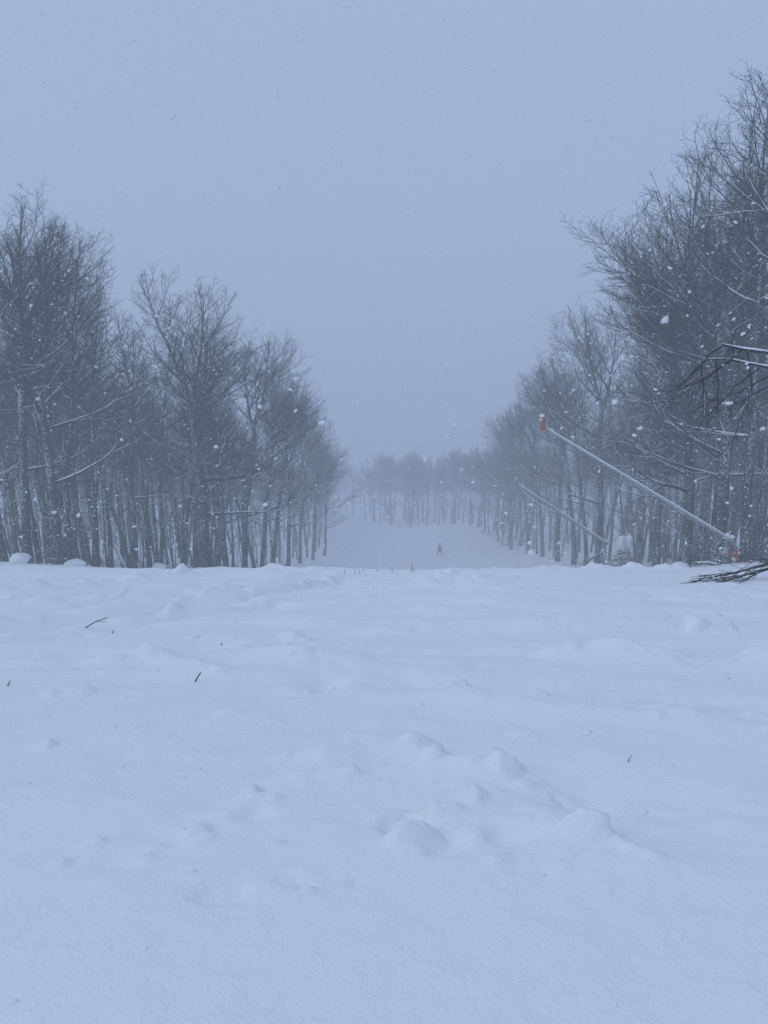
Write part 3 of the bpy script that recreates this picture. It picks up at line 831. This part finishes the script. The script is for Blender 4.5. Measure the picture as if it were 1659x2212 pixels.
# ------------------------------------------------------------------ snow lances
def lance(name, Y, base_px, post_top, tip, head_len, label, orange=True, detail=True, fat=1.0):
    b = on_plane(*base_px, Y); pt = on_plane(*post_top, Y); tp = on_plane(*tip, Y)
    X0 = b.x; g0 = gz(X0, Y)
    o = empty(name, (X0, Y, g0))
    L = lambda v: Vector((v.x - X0, v.y - Y, v.z - g0))
    pt, tp = L(pt), L(tp); d = (tp - pt).normalized(); up = Vector((0, 0, 1)); n = (up - d * up.dot(d)).normalized(); fwd = Vector((0, -1, 0))
    heel = pt - d * 0.35
    MB().tube([(0, 0, -0.6), (0, 0, pt.z * 0.62)], 0.105, 14).tube([(0, 0, pt.z * 0.60), (0, 0, pt.z + 0.02)], 0.075, 12) \
        .tube([(0, 0, pt.z * 0.60), (0, 0, pt.z * 0.64)], 0.14, 14).build('post', M_STEEL_DARK, o)
    mid = [heel + (tp - heel) * k for k in (0, .12, .34, .36, .66, .68, 1)]
    lan = MB().tube(mid, [q * fat for q in (.062, .060, .056, .050, .046, .040, .036)], 12).build('lance_pipe', M_STEEL, o)
    sn = [pt + (tp - pt) * k + n * (0.054 - 0.018 * k) * fat for k in np.linspace(0.02, 0.985, 26)]
    rr = [fat * (.050 - .018 * k) * (0.85 + 0.3 * random.random()) for k in np.linspace(0, 1, 26)]
    MB().tube(sn, rr, 8).build('lance_snow', M_SNOW, lan)
    hs = [heel + (tp - heel) * k - n * (0.105 - 0.035 * k + 0.05 * math.sin(k * math.pi) * (0.5 + 0.5 * math.cos(k * 25))) + fwd * 0.03 for k in np.linspace(0.03, 0.97, 40)]
    MB().tube(hs, [0.036 - 0.014 * k for k in np.linspace(0, 1, 40)], 8).build('hose', M_RUBBER, o)
    for k in (0.15, 0.4, 0.62, 0.85):
        c = heel + (tp - heel) * k
        MB().tube([c - d * 0.03 + n * -0.02, c + d * 0.03 + n * -0.02], 0.085 - 0.03 * k, 12).build('clamp', M_STEEL_DARK, o)
    # nozzle head: upright padded cylinder with rings of nozzles
    hb = tp + Vector((-0.07, 0, -0.10)); hl = head_len; r0 = 0.088
    lean = Vector((-0.06, 0, 1)).normalized()
    prof = [(0, .55), (0.0, .95), (.05, 1.0), (.30, 1.0), (.31, .93), (.34, .93), (.35, 1.0), (.62, 1.0), (.63, .9), (.70, .9), (.71, 1.04), (.93, 1.04), (.97, .9), (1.0, .5)]
    hm = MB().tube([hb + lean * (hl * t) for t, _ in prof], [r0 * k for _, k in prof], 16)
    for ring in (.16, .24, .44, .53, .80, .88):
        for q in range(8):
            a = 2 * math.pi * (q + (ring * 10 % 1)) / 8; e = Vector((math.cos(a), math.sin(a), 0)); c = hb + lean * (hl * ring) + e * r0
            hm.tube([c, c + e * 0.018], 0.014, 6)
    hd = hm.build('nozzle_head', M_ORANGE if orange else M_STEEL_DARK, o)
    MB().blob(hb + lean * (hl * 1.0) + Vector((-.02, 0, .01)), (.10, .10, .085), 5, .2).blob(hb + lean * (hl * .76) + Vector((-.07, -.05, 0)), (.06, .05, .045), 6, .3).build('head_snow', M_SNOW, hd)
    # swivel carriage and winch on the post
    sw = MB().box(pt + Vector((0.02, 0, -0.06)), (0.30, 0.16, 0.20)).tube([pt + Vector((0, -.13, -.02)), pt + Vector((0, .13, -.02))], 0.07, 12)
    sw.tube([pt + Vector((.16, -.09, -.12)), pt + Vector((.16, .09, -.12))], 0.085, 12).build('swivel', M_STEEL_DARK, o)
    MB().blob(pt + Vector((-.05, 0, .13)), (.12, .11, .09), 7, .3).blob(pt + Vector((.16, -.02, .06)), (.12, .10, .08), 8, .3).build('swivel_snow', M_SNOW, o)
    if detail:
        MB().tube([pt + Vector((.20, 0, -.05)), pt + Vector((.36, -.05, -.45)), pt + Vector((.52, -.1, -1.0)), pt + Vector((.58, -.1, -1.6))], 0.032, 8).build('stay_pipe', M_STEEL, o)
        MB().box((-.13, -.08, pt.z * .38), (.10, .14, .30)).tube([(-.14, -.08, pt.z * .5), (-.26, -.1, pt.z * .52), (-.27, -.1, pt.z * .30)], .03, 8).build('valve_box', M_STEEL_DARK, o)
        j = L(on_plane(1586, 1202, Y)) + Vector((0, -.25, 0)); ft = L(on_plane(1592, 1220, Y)) + Vector((0, -.25, -.35))
        a1 = L(on_plane(1572, 1191, Y)) + Vector((0, -.05, 0)); a2 = L(on_plane(1584, 1178, Y)) + Vector((0, -.2, 0))
        MB().tube([ft, j + Vector((.02, 0, -.05)), j], [.062, .060, .06], 10).tube([j, (j + a1) / 2 + Vector((-.01, 0, .01)), a1], [.06, .05, .048], 10) \
            .tube([j, (j + a2) / 2 + Vector((.02, 0, 0)), a2], [.06, .05, .045], 10).tube([j - Vector((.0, .0, .04)), j + Vector((0, 0, .05))], .072, 10).build('orange_brace', M_RED, o)
        MB().blob(L(on_plane(1587, 1193, Y)) + Vector((.05, -.25, .03)), (.06, .06, .06), 9, .3).build('brace_snow', M_SNOW, o)
    tag(o, label, 'snow lance', 'snowmaking lances along the right edge')
    return o

lance('snow_lance', 30.0, (1565, 1222), (1572, 1163), (1177, 924), 0.56, 'long snow lance with an orange head, nearest of three')
lance('snow_lance', 54.0, (1306, 1210), (1305, 1170), (1119, 1046), 0.52, 'middle snow lance, its pipe rising left over the run', orange=False, detail=False, fat=1.5)
lance('snow_lance', 120.0, (1148, 1186), (1148, 1171), (1043, 1153), 0.55, 'farthest foggy snow lance, lying almost level near the spruces', orange=False, detail=False, fat=1.5)

# ------------------------------------------------------------------ near broken tree whose limbs reach in from the right
YB = 12.2
bt = empty('broken_tree', (8.6, YB, gz(8.6, YB)))
gb = Grow(77)
base = Vector(bt.location)
def loc(px, py, Y=YB): return np.array(on_plane(px, py, Y) - base)
gb.b[0].append((np.array([[0.05 * math.sin(k * .7), 0.03 * k, -0.4 + k * 0.58] for k in range(17)]), np.linspace(0.17, 0.06, 17)))
tv, tf = tube_arrays(gb.b[0], 9)
link_obj('trunk', mesh_np('trunk_broken', tv, tf), M_TRUNK, bt)
def resample(pts, n):
    pts = np.array(pts); s = np.concatenate([[0], np.cumsum(np.linalg.norm(np.diff(pts, axis=0), axis=1))]); t = np.linspace(0, s[-1], n + 1)
    return np.stack([np.interp(t, s, pts[:, k]) for k in range(3)], 1)
def limb(pts, r0, r1, lev=1, dens=0.9, jit=0.006, tw=True):
    n = gb.NSEG[lev]; q = resample(pts, n) + gb.r.normal(0, jit, (n + 1, 3)); rd = np.linspace(r0, r1, n + 1)
    gb.b[lev].append((q, rd)); return q, rd
trunk_at = lambda z: np.array([0, 0.02 * z, z])
A0 = trunk_at(loc(1700, 768)[2] + .15)
A, Ar = limb([A0, loc(1700, 768), loc(1655, 760), loc(1609, 755), loc(1560, 746)], 0.045, 0.020)
limb([loc(1560, 746), loc(1534, 767, 12.0), loc(1506, 794, 11.9), loc(1470, 834, 11.9)], 0.017, 0.005)
B0 = trunk_at(loc(1700, 800)[2] + .1)
limb([B0, loc(1700, 802), loc(1640, 791), loc(1586, 776), loc(1546, 775), loc(1518, 777)], 0.038, 0.012)
for pts in ([(1600, 757), (1585, 772), (1545, 800), (1505, 826), (1460, 836)], [(1583, 777), (1540, 806), (1495, 832), (1450, 868), (1440, 885)],
            [(1640, 792), (1606, 818), (1560, 868), (1520, 905), (1508, 925)], [(1660, 812), (1625, 830), (1590, 850), (1550, 865), (1500, 880)],
            [(1613, 757), (1621, 800), (1626, 834), (1612, 885), (1590, 930), (1578, 990)], [(1518, 778), (1515, 800), (1522, 850), (1518, 900)],
            [(1548, 776), (1545, 800), (1552, 840), (1548, 890)], [(1534, 767), (1512, 790), (1490, 810), (1466, 838), (1440, 850)],
            [(1668, 830), (1630, 846), (1600, 870), (1560, 880), (1530, 912)], [(1585, 720), (1580, 742), (1590, 765)]):
    dy = gb.r.uniform(-.3, .3)
    q, rd = limb([loc(px, py, YB + dy * k / 3) for k, (px, py) in enumerate(pts)], 0.014, 0.0048, 2, jit=0.012)
    Lq = float(np.linalg.norm(q[-1] - q[0]))
    r_ = gb.r
    for t in np.arange(0.2, 1.0, 0.10):                       # fine drooping side twigs
        i = int(t * 6); d = q[min(i + 1, 6)] - q[i]; d = d / np.linalg.norm(d)
        dd = gb.side(d, r_.uniform(.35, .85), r_.uniform(0, 6.28)); dd[2] -= 0.25
        p2, r2 = gb.line(q[i] + (q[min(i + 1, 6)] - q[i]) * (t * 6 - i), dd, r_.uniform(.16, .46), 0.0056, 0.0034, 3, 0.12, -0.06)
        for _ in range(2):
            gb.line(p2[r_.integers(1, 3)], gb.side(p2[-1] - p2[0], r_.uniform(.4, .9), r_.uniform(0, 6.28)), r_.uniform(.08, .24), 0.0038, 0.0028, 4, 0.1, -0.05)
cv, cf = join([tube_arrays(gb.b[k], {1: 7, 2: 5, 3: 3, 4: 3}[k]) for k in (1, 2, 3, 4)])
bc = link_obj('crown', mesh_np('crown_broken', cv, cf), M_TWIG_DARK, bt)
sel = [(p + np.array([0, 0, 1]) * (r[:, None] * .8), r * gb.r.uniform(.75, 1.15, r.shape)) for p, r in gb.b[1][:1] + gb.b[1][2:3]]
pieces = []
for p, r in sel:                                              # snow has slid off here and there
    for a, b in ((0, 4), (4, 7), (6, 9)):
        a = max(a + int(gb.r.integers(-1, 1)), 0); pp = resample(p[a:b + 1], 6); rr = np.interp(np.linspace(a, b, 7), np.arange(len(r)), r) * gb.r.uniform(.55, 1.35, 7); rr[0] *= .4; rr[-1] *= .4
        pieces.append((pp + np.array([0, 0, 1]) * (rr[:, None] * .25), rr))
v_, f_ = tube_arrays(pieces, 7)
tag(link_obj('branch_snow', mesh_np('snow_broken', v_, f_), M_SNOW, bc), kind='stuff')
tag(bt, 'nearest tree on the right with snapped snow topped limbs and drooping twigs', 'tree')

# fallen bare branch low on the right
YF = 13.0
fb = empty('fallen_branch', (on_plane(1700, 1215, YF).x, YF, gz(on_plane(1700, 1215, YF).x, YF)))
base = Vector(fb.location); gb = Grow(91)
stems = [[(1760, 1205), (1659, 1226), (1600, 1246), (1540, 1262), (1478, 1280)], [(1760, 1190), (1659, 1218), (1590, 1238), (1530, 1248), (1470, 1262)],
         [(1750, 1196), (1659, 1232), (1610, 1243), (1545, 1252), (1490, 1253)], [(1659, 1222), (1615, 1230), (1560, 1239), (1508, 1246)],
         [(1760, 1180), (1659, 1207), (1620, 1214), (1560, 1217)], [(1640, 1236), (1610, 1252), (1590, 1262), (1566, 1270)],
         [(1590, 1240), (1560, 1258), (1535, 1272)], [(1570, 1247), (1545, 1262), (1518, 1274)]]
for k, pts in enumerate(stems):
    q, rd = limb([loc(px, py, min(at(min(px, 1655), py + 9)[1], 12.5)) for j, (px, py) in enumerate(pts)], 0.024 if k < 3 else 0.012, 0.006, 1 if k < 3 else 2, jit=0.008)
    r_ = gb.r; n = len(q) - 1
    for t in np.arange(0.25, 1.0, 0.09):
        i = min(int(t * n), n - 1); d = q[i + 1] - q[i]
        dd = gb.side(d, r_.uniform(.25, .6), r_.uniform(0, 6.28)); dd[2] -= 0.1
        p2, r2 = gb.line(q[i], dd, r_.uniform(.15, .6), 0.0075, 0.004, 3, 0.07, 0.0)
bm = tube_arrays(gb.b[1], 6); bm2 = tube_arrays(gb.b[2], 5); bm3 = tube_arrays(gb.b[3], 3)
link_obj('stem', mesh_np('fallen_stems', *bm), M_TWIG_DARK, fb)
v_, f_ = join([bm2, bm3]); link_obj('twigs', mesh_np('fallen_twigs', v_, f_), M_TWIG_DARK, fb)
tag(fb, 'dark bare branch lying over the snow at the right edge', 'branch')

# ------------------------------------------------------------------ boulders, logs and stumps under snow
def boulder(px, Y, w, h, seed, label, dark=True):
    X = spot(px, Y); z = gz(X, Y)
    o = empty('snowy_boulder', (X, Y, z))
    MB().blob((0.03 * w, 0, h * .20), (w * .47, w * .42, h * .58), seed, .22, 16, 10).build('rock', M_ROCK, o)
    MB().blob((-0.05 * w, -0.02, h * .45), (w * .52, w * .5, h * .58), seed + 1, .14, 20, 12, -0.55).build('snow_cap', M_SNOW, o)
    tag(o, label, 'boulder', 'boulders under snow')
boulder(48, 33.0, 0.90, 0.50, 3, 'round snow capped boulder at the foot of the leftmost trees')
boulder(166, 34.0, 0.95, 0.42, 13, 'low snow mound at the foot of the plastered trunk')
boulder(346, 38.0, 0.75, 0.50, 23, 'cone shaped snow mound left of the stout maple')
boulder(425, 39.5, 1.6, 0.42, 33, 'wide flat snow mound before the stout maple')
boulder(1470, 31.5, 0.75, 0.42, 43, 'small snowy hump left of the orange brace')
boulder(1604, 33.5, 0.9, 0.40, 53, 'snow cushion right of the nearest lance post')

def log(name, a, b, Ya, Yb, r, label):
    p = on_plane(*a, Ya); q = on_plane(*b, Yb)
    o = empty(name, q)
    P0 = p - q; m = P0 * .5 + Vector((0.03, 0, .05))
    lg = MB().tube([P0, P0 * .75 + Vector((.02, 0, .02)), m, P0 * .25, Vector((0, 0, 0))], [r * .7, r * .85, r * .9, r, r * 1.05], 10).build('log', M_TRUNK, o)
    MB().tube([P0 * .95 + Vector((0, 0, r * .7)), m + Vector((0, 0, r * .75)), P0 * .08 + Vector((0, 0, r * .8))], [r * .45, r * .62, r * .5], 8).build('log_snow', M_SNOW, o)
    tag(o, label, 'log')
log('leaning_log', (232, 1150), (276, 1238), 44, 41, 0.11, 'dead trunk slanting down between the left trees')
log('fallen_log', (1308, 1192), (1266, 1212), 57.5, 55, 0.10, 'snow dusted log propped beside the middle lance post')
log('fallen_log', (1500, 1216), (1556, 1221), 29.6, 29.3, 0.06, 'reddish brown pole lying at the nearest lance post')
evergreen('evergreen_bush', spot(1344, 52), 52, 2.3, 9, 'snow capped evergreen bush right of the middle lance post', 'bush', None, 0.42)
bx, by = spot(1344, 52), 52
cap = MB().blob((bx - .1, by - .1, gz(bx, by) + 1.95), (.42, .4, .55), 61, .25).blob((bx + .32, by - .2, gz(bx, by) + 2.05), (.26, .3, .6), 62, .25)
cap.build('snow_cap', M_SNOW, None)
_cap = bpy.data.objects['snow_cap.006'] if 'snow_cap.006' in bpy.data.objects else COL.objects[-1]
_bush = [o for o in COL.objects if o.name.startswith('evergreen_bush')][0]
bpy.context.view_layer.update()
_cap.parent = _bush; _cap.matrix_parent_inverse = _bush.matrix_world.inverted()

# brush of thin snowy stems round the nearest lance post
def brush(px, Y, n, h, seed, label):
    r = random.Random(seed); X = spot(px, Y)
    o = empty('brush_clump', (X, Y, gz(X, Y) - .05)); mb = MB()
    for _ in range(n):
        x, y = r.uniform(-.5, .5), r.uniform(-.3, .3); dx, dy, l = r.uniform(-.9, .9), r.uniform(-.4, .4), h * r.uniform(.5, 1.1)
        p = [(x, y, 0), (x + dx * l * .4, y + dy * l * .4, l * .5), (x + dx * l * .9, y + dy * l * .8, l * r.uniform(.7, 1))]
        mb.tube(p, [.011, .008, .004], 4)
        for _k in range(3):
            t = r.uniform(.3, .9); c = Vector(p[0]).lerp(Vector(p[2]), t)
            mb.tube([c, c + Vector((r.uniform(-.3, .3), r.uniform(-.2, .2), r.uniform(.0, .3)))], [.006, .003], 4)
    mb.build('stems', M_TWIG, o); tag(o, label, 'brush', 'brush clumps by the lances')
brush(1520, 30.3, 16, .75, 1, 'thin brush left of the nearest lance post')
brush(1612, 30.8, 16, .9, 2, 'thin brush right of the orange brace')
brush(1330, 54, 14, 1.0, 3, 'thin brush beside the snow capped evergreen bush')
for k, (f, t) in enumerate(zip(FRONT, _short)):
    if k in (1, 3, 6, 8, 10, 12, 14, 16, 21, 23, 25, 26, 28, 30): brush(f[0] + (9 if k % 2 else -8), f[1] - 1.2, 12, 0.9 + 0.12 * (k % 5), 20 + k, f'thin brush at the foot of the {t}')
brush(1085, 118, 18, 1.6, 4, 'faint brush under the farthest lance pipe')
brush(1172, 108, 18, 2.2, 5, 'faint brush right of the farthest lance post')

# ------------------------------------------------------------------ stalks and sticks poking out of the snow
def stick(name, pts, r, label, cat='twig', group=None, fork=None):
    """pts: pixels of the piece; it stands in the snow where the first one meets the ground"""
    X, Y = at(*pts[0]); z = gz(X, Y)
    o0 = on_plane(*pts[0], Y)
    P_ = [Vector((on_plane(a, b, Y + 0.02 * k).x - X, 0.02 * k, on_plane(a, b, Y + .02 * k).z - o0.z)) for k, (a, b) in enumerate(pts)]
    P_.insert(0, P_[0] + (P_[0] - P_[1]).normalized() * 0.06 + Vector((0, 0, -0.05)))
    mb = MB().tube(P_, [r] + [r * (1 - .35 * k / len(pts)) for k in range(len(pts))], 7)
    if fork:
        a = P_[fork[0]]; mb.tube([a, a + Vector(fork[1])], [r * .6, r * .3], 5)
    o = mb.build(name, M_TWIG_DARK if cat == 'twig' else M_STALK)
    o.location = (X, Y, z)
    tag(o, label, cat, group)
stick('twig', [(184, 1347), (207, 1333), (217, 1330), (231, 1325)], 0.0055, 'longest bent twig lying in the left snow', fork=(2, (.12, 0, -.01)))
stick('twig', [(422, 1474), (427, 1464), (434, 1453)], 0.005, 'short dark stick poking up left of centre')
stick('twig', [(16, 1484), (19, 1480), (22, 1472)], 0.004, 'tiny forked twig at the left picture edge', fork=(1, (.02, 0, .03)))
stick('twig', [(1357, 1652), (1358, 1645), (1364, 1638)], 0.002, 'thin curved twig alone in the right foreground')
stick('twig', [(242, 1348), (243, 1341)], 0.005, 'tiny stub right of the longest bent twig')
stick('twig', [(1572, 1470), (1580, 1469), (1588, 1472)], 0.004, 'faint flat twig far right on the snow')
stick('twig', [(478, 1384), (479, 1380)], 0.005, 'speck of a stub above the short dark stick')
for k, (px, py, h, tilt, lab) in enumerate((
        (745, 1252, 9, 0, 'leftmost short weed stalk on the crest'), (766, 1250, 11, 1, 'second weed stalk from the left on the crest'), (776, 1249, 8, 0, 'third weed stalk from the left on the crest'),
        (783, 1248, 9, 3, 'slanting weed stalk right of three upright ones'), (815, 1246, 6, 1, 'tiny weed stalk midway along the crest row'), (847, 1246, 11, 0, 'lone upright weed stalk left of the tall clump'),
        (888, 1245, 12, 0, 'short stalk at the left of the tall weed clump'), (891, 1245, 19, 0, 'tallest weed stalk on the crest'), (894, 1245, 10, 3, 'slanting stalk at the right of the tall weed clump'))):
    stick('weed_stalk', [(px, py), (px + tilt * .4, py - h * .5), (px + tilt, py - h)], 0.0055, lab, 'stalk', 'weed stalks along the crest')

# ------------------------------------------------------------------ the person walking down the run
YP = 112.0
XP = spot(949, YP)
per = empty('person', (XP, YP, gz(XP, YP) - 0.03), (0, 0, R(-16)))
per.scale = (1.06, 1.06, 1.06)
M_JACKET = plain('jacket', (0.055, 0.085, 0.12), 0.8); M_PANTS = plain('trousers', (0.030, 0.034, 0.042), 0.85)
M_HELMET = plain('helmet', (0.04, 0.045, 0.055), 0.35); M_SKIN = plain('skin', (0.42, 0.25, 0.18), 0.6); M_BOOT = plain('boots', (0.03, 0.03, 0.034), 0.6); M_GLASS = plain('goggles', (0.03, 0.02, 0.015), 0.15)
# faces +X; legs astride, forearm raised in front
SK = {'pel': (0, 0, .93, .16, .18), 'bel': (.0, 0, 1.08, .165, .18), 'che': (-.02, 0, 1.28, .185, .21), 'nek': (.0, 0, 1.46, .10, .10), 'jaw': (.045, 0, 1.56, .10, .095), 'hed': (.045, 0, 1.66, .10, .09), 'crn': (.04, 0, 1.73, .06, .06),
      'hl': (.06, .10, .86, .13, .13), 'kl': (.30, .13, .52, .10, .10), 'al': (.27, .14, .12, .085, .085), 'tl': (.44, .15, .05, .06, .065),
      'hr': (-.04, -.10, .86, .13, .13), 'kr': (-.06, -.13, .50, .10, .10), 'ar': (-.30, -.14, .14, .085, .085), 'tr': (-.15, -.15, .045, .06, .065),
      'sl': (.0, .21, 1.38, .10, .10), 'el': (.10, .28, 1.10, .075, .075), 'wl': (.36, .21, 1.14, .055, .055), 'pl': (.44, .20, 1.19, .048, .038),
      'sr': (-.0, -.21, 1.38, .10, .10), 'er': (.16, -.27, 1.13, .075, .075), 'wr': (.42, -.21, 1.25, .055, .055), 'pr': (.50, -.20, 1.32, .048, .038)}
ED = [('pel', 'bel'), ('bel', 'che'), ('che', 'nek'), ('nek', 'jaw'), ('jaw', 'hed'), ('hed', 'crn'), ('pel', 'hl'), ('hl', 'kl'), ('kl', 'al'), ('al', 'tl'), ('pel', 'hr'), ('hr', 'kr'), ('kr', 'ar'), ('ar', 'tr'),
      ('che', 'sl'), ('sl', 'el'), ('el', 'wl'), ('wl', 'pl'), ('che', 'sr'), ('sr', 'er'), ('er', 'wr'), ('wr', 'pr')]
for s, (w, p) in (('l', ('wl', 'pl')), ('r', ('wr', 'pr'))):          # five fingers, the thumb from the side of the palm
    c = Vector(SK[p][:3]); d = (c - Vector(SK[w][:3])).normalized(); sd = Vector((0, 1, 0))
    for f in range(4):
        a = c + d * .03 + sd * (.027 - .018 * f); l = (.030, .036, .033, .025)[f]
        b = a + d * l; e = b + (d * .5 + Vector((.0, 0, -.8))).normalized() * l
        for nm, q, rr in (('a', a, .0095), ('b', b, .009), ('c', e, .008)): SK[f'{s}{f}{nm}'] = (*q, rr, rr)
        ED.extend([(p, f'{s}{f}a'), (f'{s}{f}a', f'{s}{f}b'), (f'{s}{f}b', f'{s}{f}c')])
    a = c - d * .01 + Vector((0, 0, .04)); b = a + (d + Vector((0, 0, .5))) * .03
    SK[f'{s}4a'] = (*a, .011, .011); SK[f'{s}4b'] = (*b, .009, .009); ED.extend([(p, f'{s}4a'), (f'{s}4a', f'{s}4b')])
keys = list(SK); ki = {k: i for i, k in enumerate(keys)}
pme = bpy.data.meshes.new('person_body'); pme.from_pydata([SK[k][:3] for k in keys], [(ki[a], ki[b]) for a, b in ED], []); pme.update()
po = link_obj('body', pme, None, per)
mod = po.modifiers.new('skin', 'SKIN')
for k in keys:
    sv2 = pme.skin_vertices[0].data[ki[k]]; sv2.radius = SK[k][3:5]; sv2.use_root = (k == 'pel')
po.modifiers.new('subdivision', 'SUBSURF').render_levels = 1
M_BODY, nt, bs = new_mat('clothed_body')                              # trousers, jacket, gloves and face by height on the figure
tcn = node(nt, 'ShaderNodeTexCoord').outputs['Object']; sx = node(nt, 'ShaderNodeSeparateXYZ'); nt.links.new(tcn, sx.inputs[0])
rp = node(nt, 'ShaderNodeValToRGB'); nt.links.new(math_node(nt, 'DIVIDE', sx.outputs['Z'], 1.8), rp.inputs['Fac']); rp.color_ramp.interpolation = 'CONSTANT'
els = rp.color_ramp.elements; els[0].position = 0; els[0].color = (.03, .03, .034, 1); els[1].position = .13; els[1].color = (.020, .022, .028, 1)
for pos, c in ((.47, (.028, .042, .060, 1)), (.865, (.40, .24, .17, 1))):
    e = els.new(pos); e.color = c
nt.links.new(rp.outputs['Color'], bs.inputs['Base Color']); bs.inputs['Roughness'].default_value = .85
pme.materials.append(M_BODY)
MB().blob((.035, 0, 1.695), (.155, .135, .135), 4, .03, 18, 10, -0.35).tube([(.17, -.06, 1.70), (.185, 0, 1.705), (.17, .06, 1.70)], [.012, .014, .012], 6).build('helmet', M_HELMET, per)
MB().blob((.125, 0, 1.655), (.045, .075, .038), 2, .03, 12, 8).build('goggles', M_GLASS, per)
MB().tube([(-.03, 0, .78), (0, 0, .86), (.0, 0, 1.0)], [.24, .235, .20], 16, cap=False).build('jacket_hem', M_JACKET, per)
for sg, fx in ((.15, .36), (-.15, -.22)):
    MB().blob((fx, sg, .07), (.16, .065, .085), 3, .06, 12, 8, -.8).build('boot', M_BOOT, per)
tag(per, 'person in dark clothes and helmet walking alone down the run, arm raised', 'person')
sp_ = MB().tube([(0, 0, -.1), (0.02, 0, .6), (.03, 0, 1.22)], .010, 6).tube([(.03, 0, 1.18), (.032, 0, 1.32)], .018, 8).build('ski_pole', M_HELMET)
sp_.location = (XP + .44, YP - .2, gz(XP + .44, YP - .2)); tag(sp_, 'thin ski pole planted in front of the walking person', 'ski pole')

# ------------------------------------------------------------------ falling snow
fr = np.random.default_rng(5)
NF = 30000
fx = fr.uniform(-8, 8, NF); fyy = fr.uniform(-2, 13, NF)
fz = macro(fx, fyy) + fr.uniform(0.1, 11, NF)
dist = np.sqrt(fx ** 2 + fyy ** 2 + (fz - CAM_Z) ** 2)
keep = dist > 0.85
fx, fyy, fz = fx[keep], fyy[keep], fz[keep]; n = len(fx)
dist = dist[keep]
octv = np.array([[1, 0, 0], [-1, 0, 0], [0, 1, 0], [0, -1, 0], [0, 0, 1], [0, 0, -1]], float)
octf = np.array([[0, 2, 4], [2, 1, 4], [1, 3, 4], [3, 0, 4], [2, 0, 5], [1, 2, 5], [3, 1, 5], [0, 3, 5]])
gr = (1 + 5 ** .5) / 2
icv = np.array([[-1, gr, 0], [1, gr, 0], [-1, -gr, 0], [1, -gr, 0], [0, -1, gr], [0, 1, gr], [0, -1, -gr], [0, 1, -gr], [gr, 0, -1], [gr, 0, 1], [-gr, 0, -1], [-gr, 0, 1]]) / math.hypot(1, gr)
icf = np.array([[0, 11, 5], [0, 5, 1], [0, 1, 7], [0, 7, 10], [0, 10, 11], [1, 5, 9], [5, 11, 4], [11, 10, 2], [10, 7, 6], [7, 1, 8], [3, 9, 4], [3, 4, 2], [3, 2, 6], [3, 6, 8], [3, 8, 9], [4, 9, 5], [2, 4, 11], [6, 2, 10], [8, 6, 7], [9, 8, 1]])
def flakes(sel, bv, bf, rough, cap):
    m = int(sel.sum()); kf = len(bv)
    size = np.minimum(fr.lognormal(math.log(0.0058), 0.40, m), cap)
    V = bv[None] * fr.uniform(1 - rough, 1 + rough, (m, kf, 1)) * size[:, None, None]
    V[:, :, 0] *= fr.uniform(1.0, 1.8, m)[:, None]; V[:, :, 2] *= fr.uniform(0.7, 1.1, m)[:, None]
    ang = fr.uniform(-.5, .9, m); ca, sa = np.cos(ang)[:, None], np.sin(ang)[:, None]
    x, z = V[:, :, 0].copy(), V[:, :, 2].copy(); V[:, :, 0] = x * ca - z * sa; V[:, :, 2] = x * sa + z * ca
    V += np.stack([fx[sel], fyy[sel], fz[sel]], 1)[:, None, :]
    return V.reshape(-1, 3), (bf[None] + (np.arange(m) * kf)[:, None, None]).reshape(-1, 3)
v_, f_ = join([flakes(dist < 1.7, icv, icf, 0.35, 0.0040), flakes((dist >= 1.7) & (dist < 2.6), icv, icf, 0.35, 0.0058), flakes((dist >= 2.6) & (dist < 4.5), icv, icf, 0.35, 0.0072), flakes(dist >= 4.5, octv, octf, 0.4, 0.010)])
M_FLAKE, nt, bs = new_mat('snowflake')                                 # loose clusters of crystals let part of the light through
bs.inputs['Base Color'].default_value = (0.92, 0.93, 0.95, 1); bs.inputs['Roughness'].default_value = 0.9
tr = nt.nodes.new('ShaderNodeBsdfTransparent'); ms = nt.nodes.new('ShaderNodeMixShader'); ms.inputs['Fac'].default_value = 0.12
nt.links.new(bs.outputs['BSDF'], ms.inputs[1]); nt.links.new(tr.outputs['BSDF'], ms.inputs[2]); nt.links.new(ms.outputs['Shader'], nt.nodes['Material Output'].inputs['Surface'])
tag(link_obj('falling_snow', mesh_np('falling_snow', v_, f_), M_FLAKE), 'white snowflakes drifting through the air', 'snow', kind='stuff')

# ------------------------------------------------------------------ haze
HZ = 0.0070
zmin = float(GZ.min()) - 1.0
bpy.context.view_layer.update()
zmax = 30.0
hb = MB().box(((xs[0] + xs[-1]) / 2, (ys[0] + ys[-1]) / 2, (zmin + zmax) / 2), (xs[-1] - xs[0] + 6, ys[-1] - ys[0] + 6, zmax - zmin))
mh = bpy.data.materials.new('haze'); mh.use_nodes = True
nt = mh.node_tree; nt.nodes.clear()
ho = nt.nodes.new('ShaderNodeOutputMaterial'); pv = nt.nodes.new('ShaderNodeVolumePrincipled')
pv.inputs['Color'].default_value = (0.885, 0.905, 0.935, 1)
pv.inputs['Density'].default_value = HZ
pv.inputs['Anisotropy'].default_value = 0.0
nt.links.new(pv.outputs['Volume'], ho.inputs['Volume'])
tag(hb.build('haze', mh, None, smooth=False), 'pale snowy haze filling the air', kind='stuff')
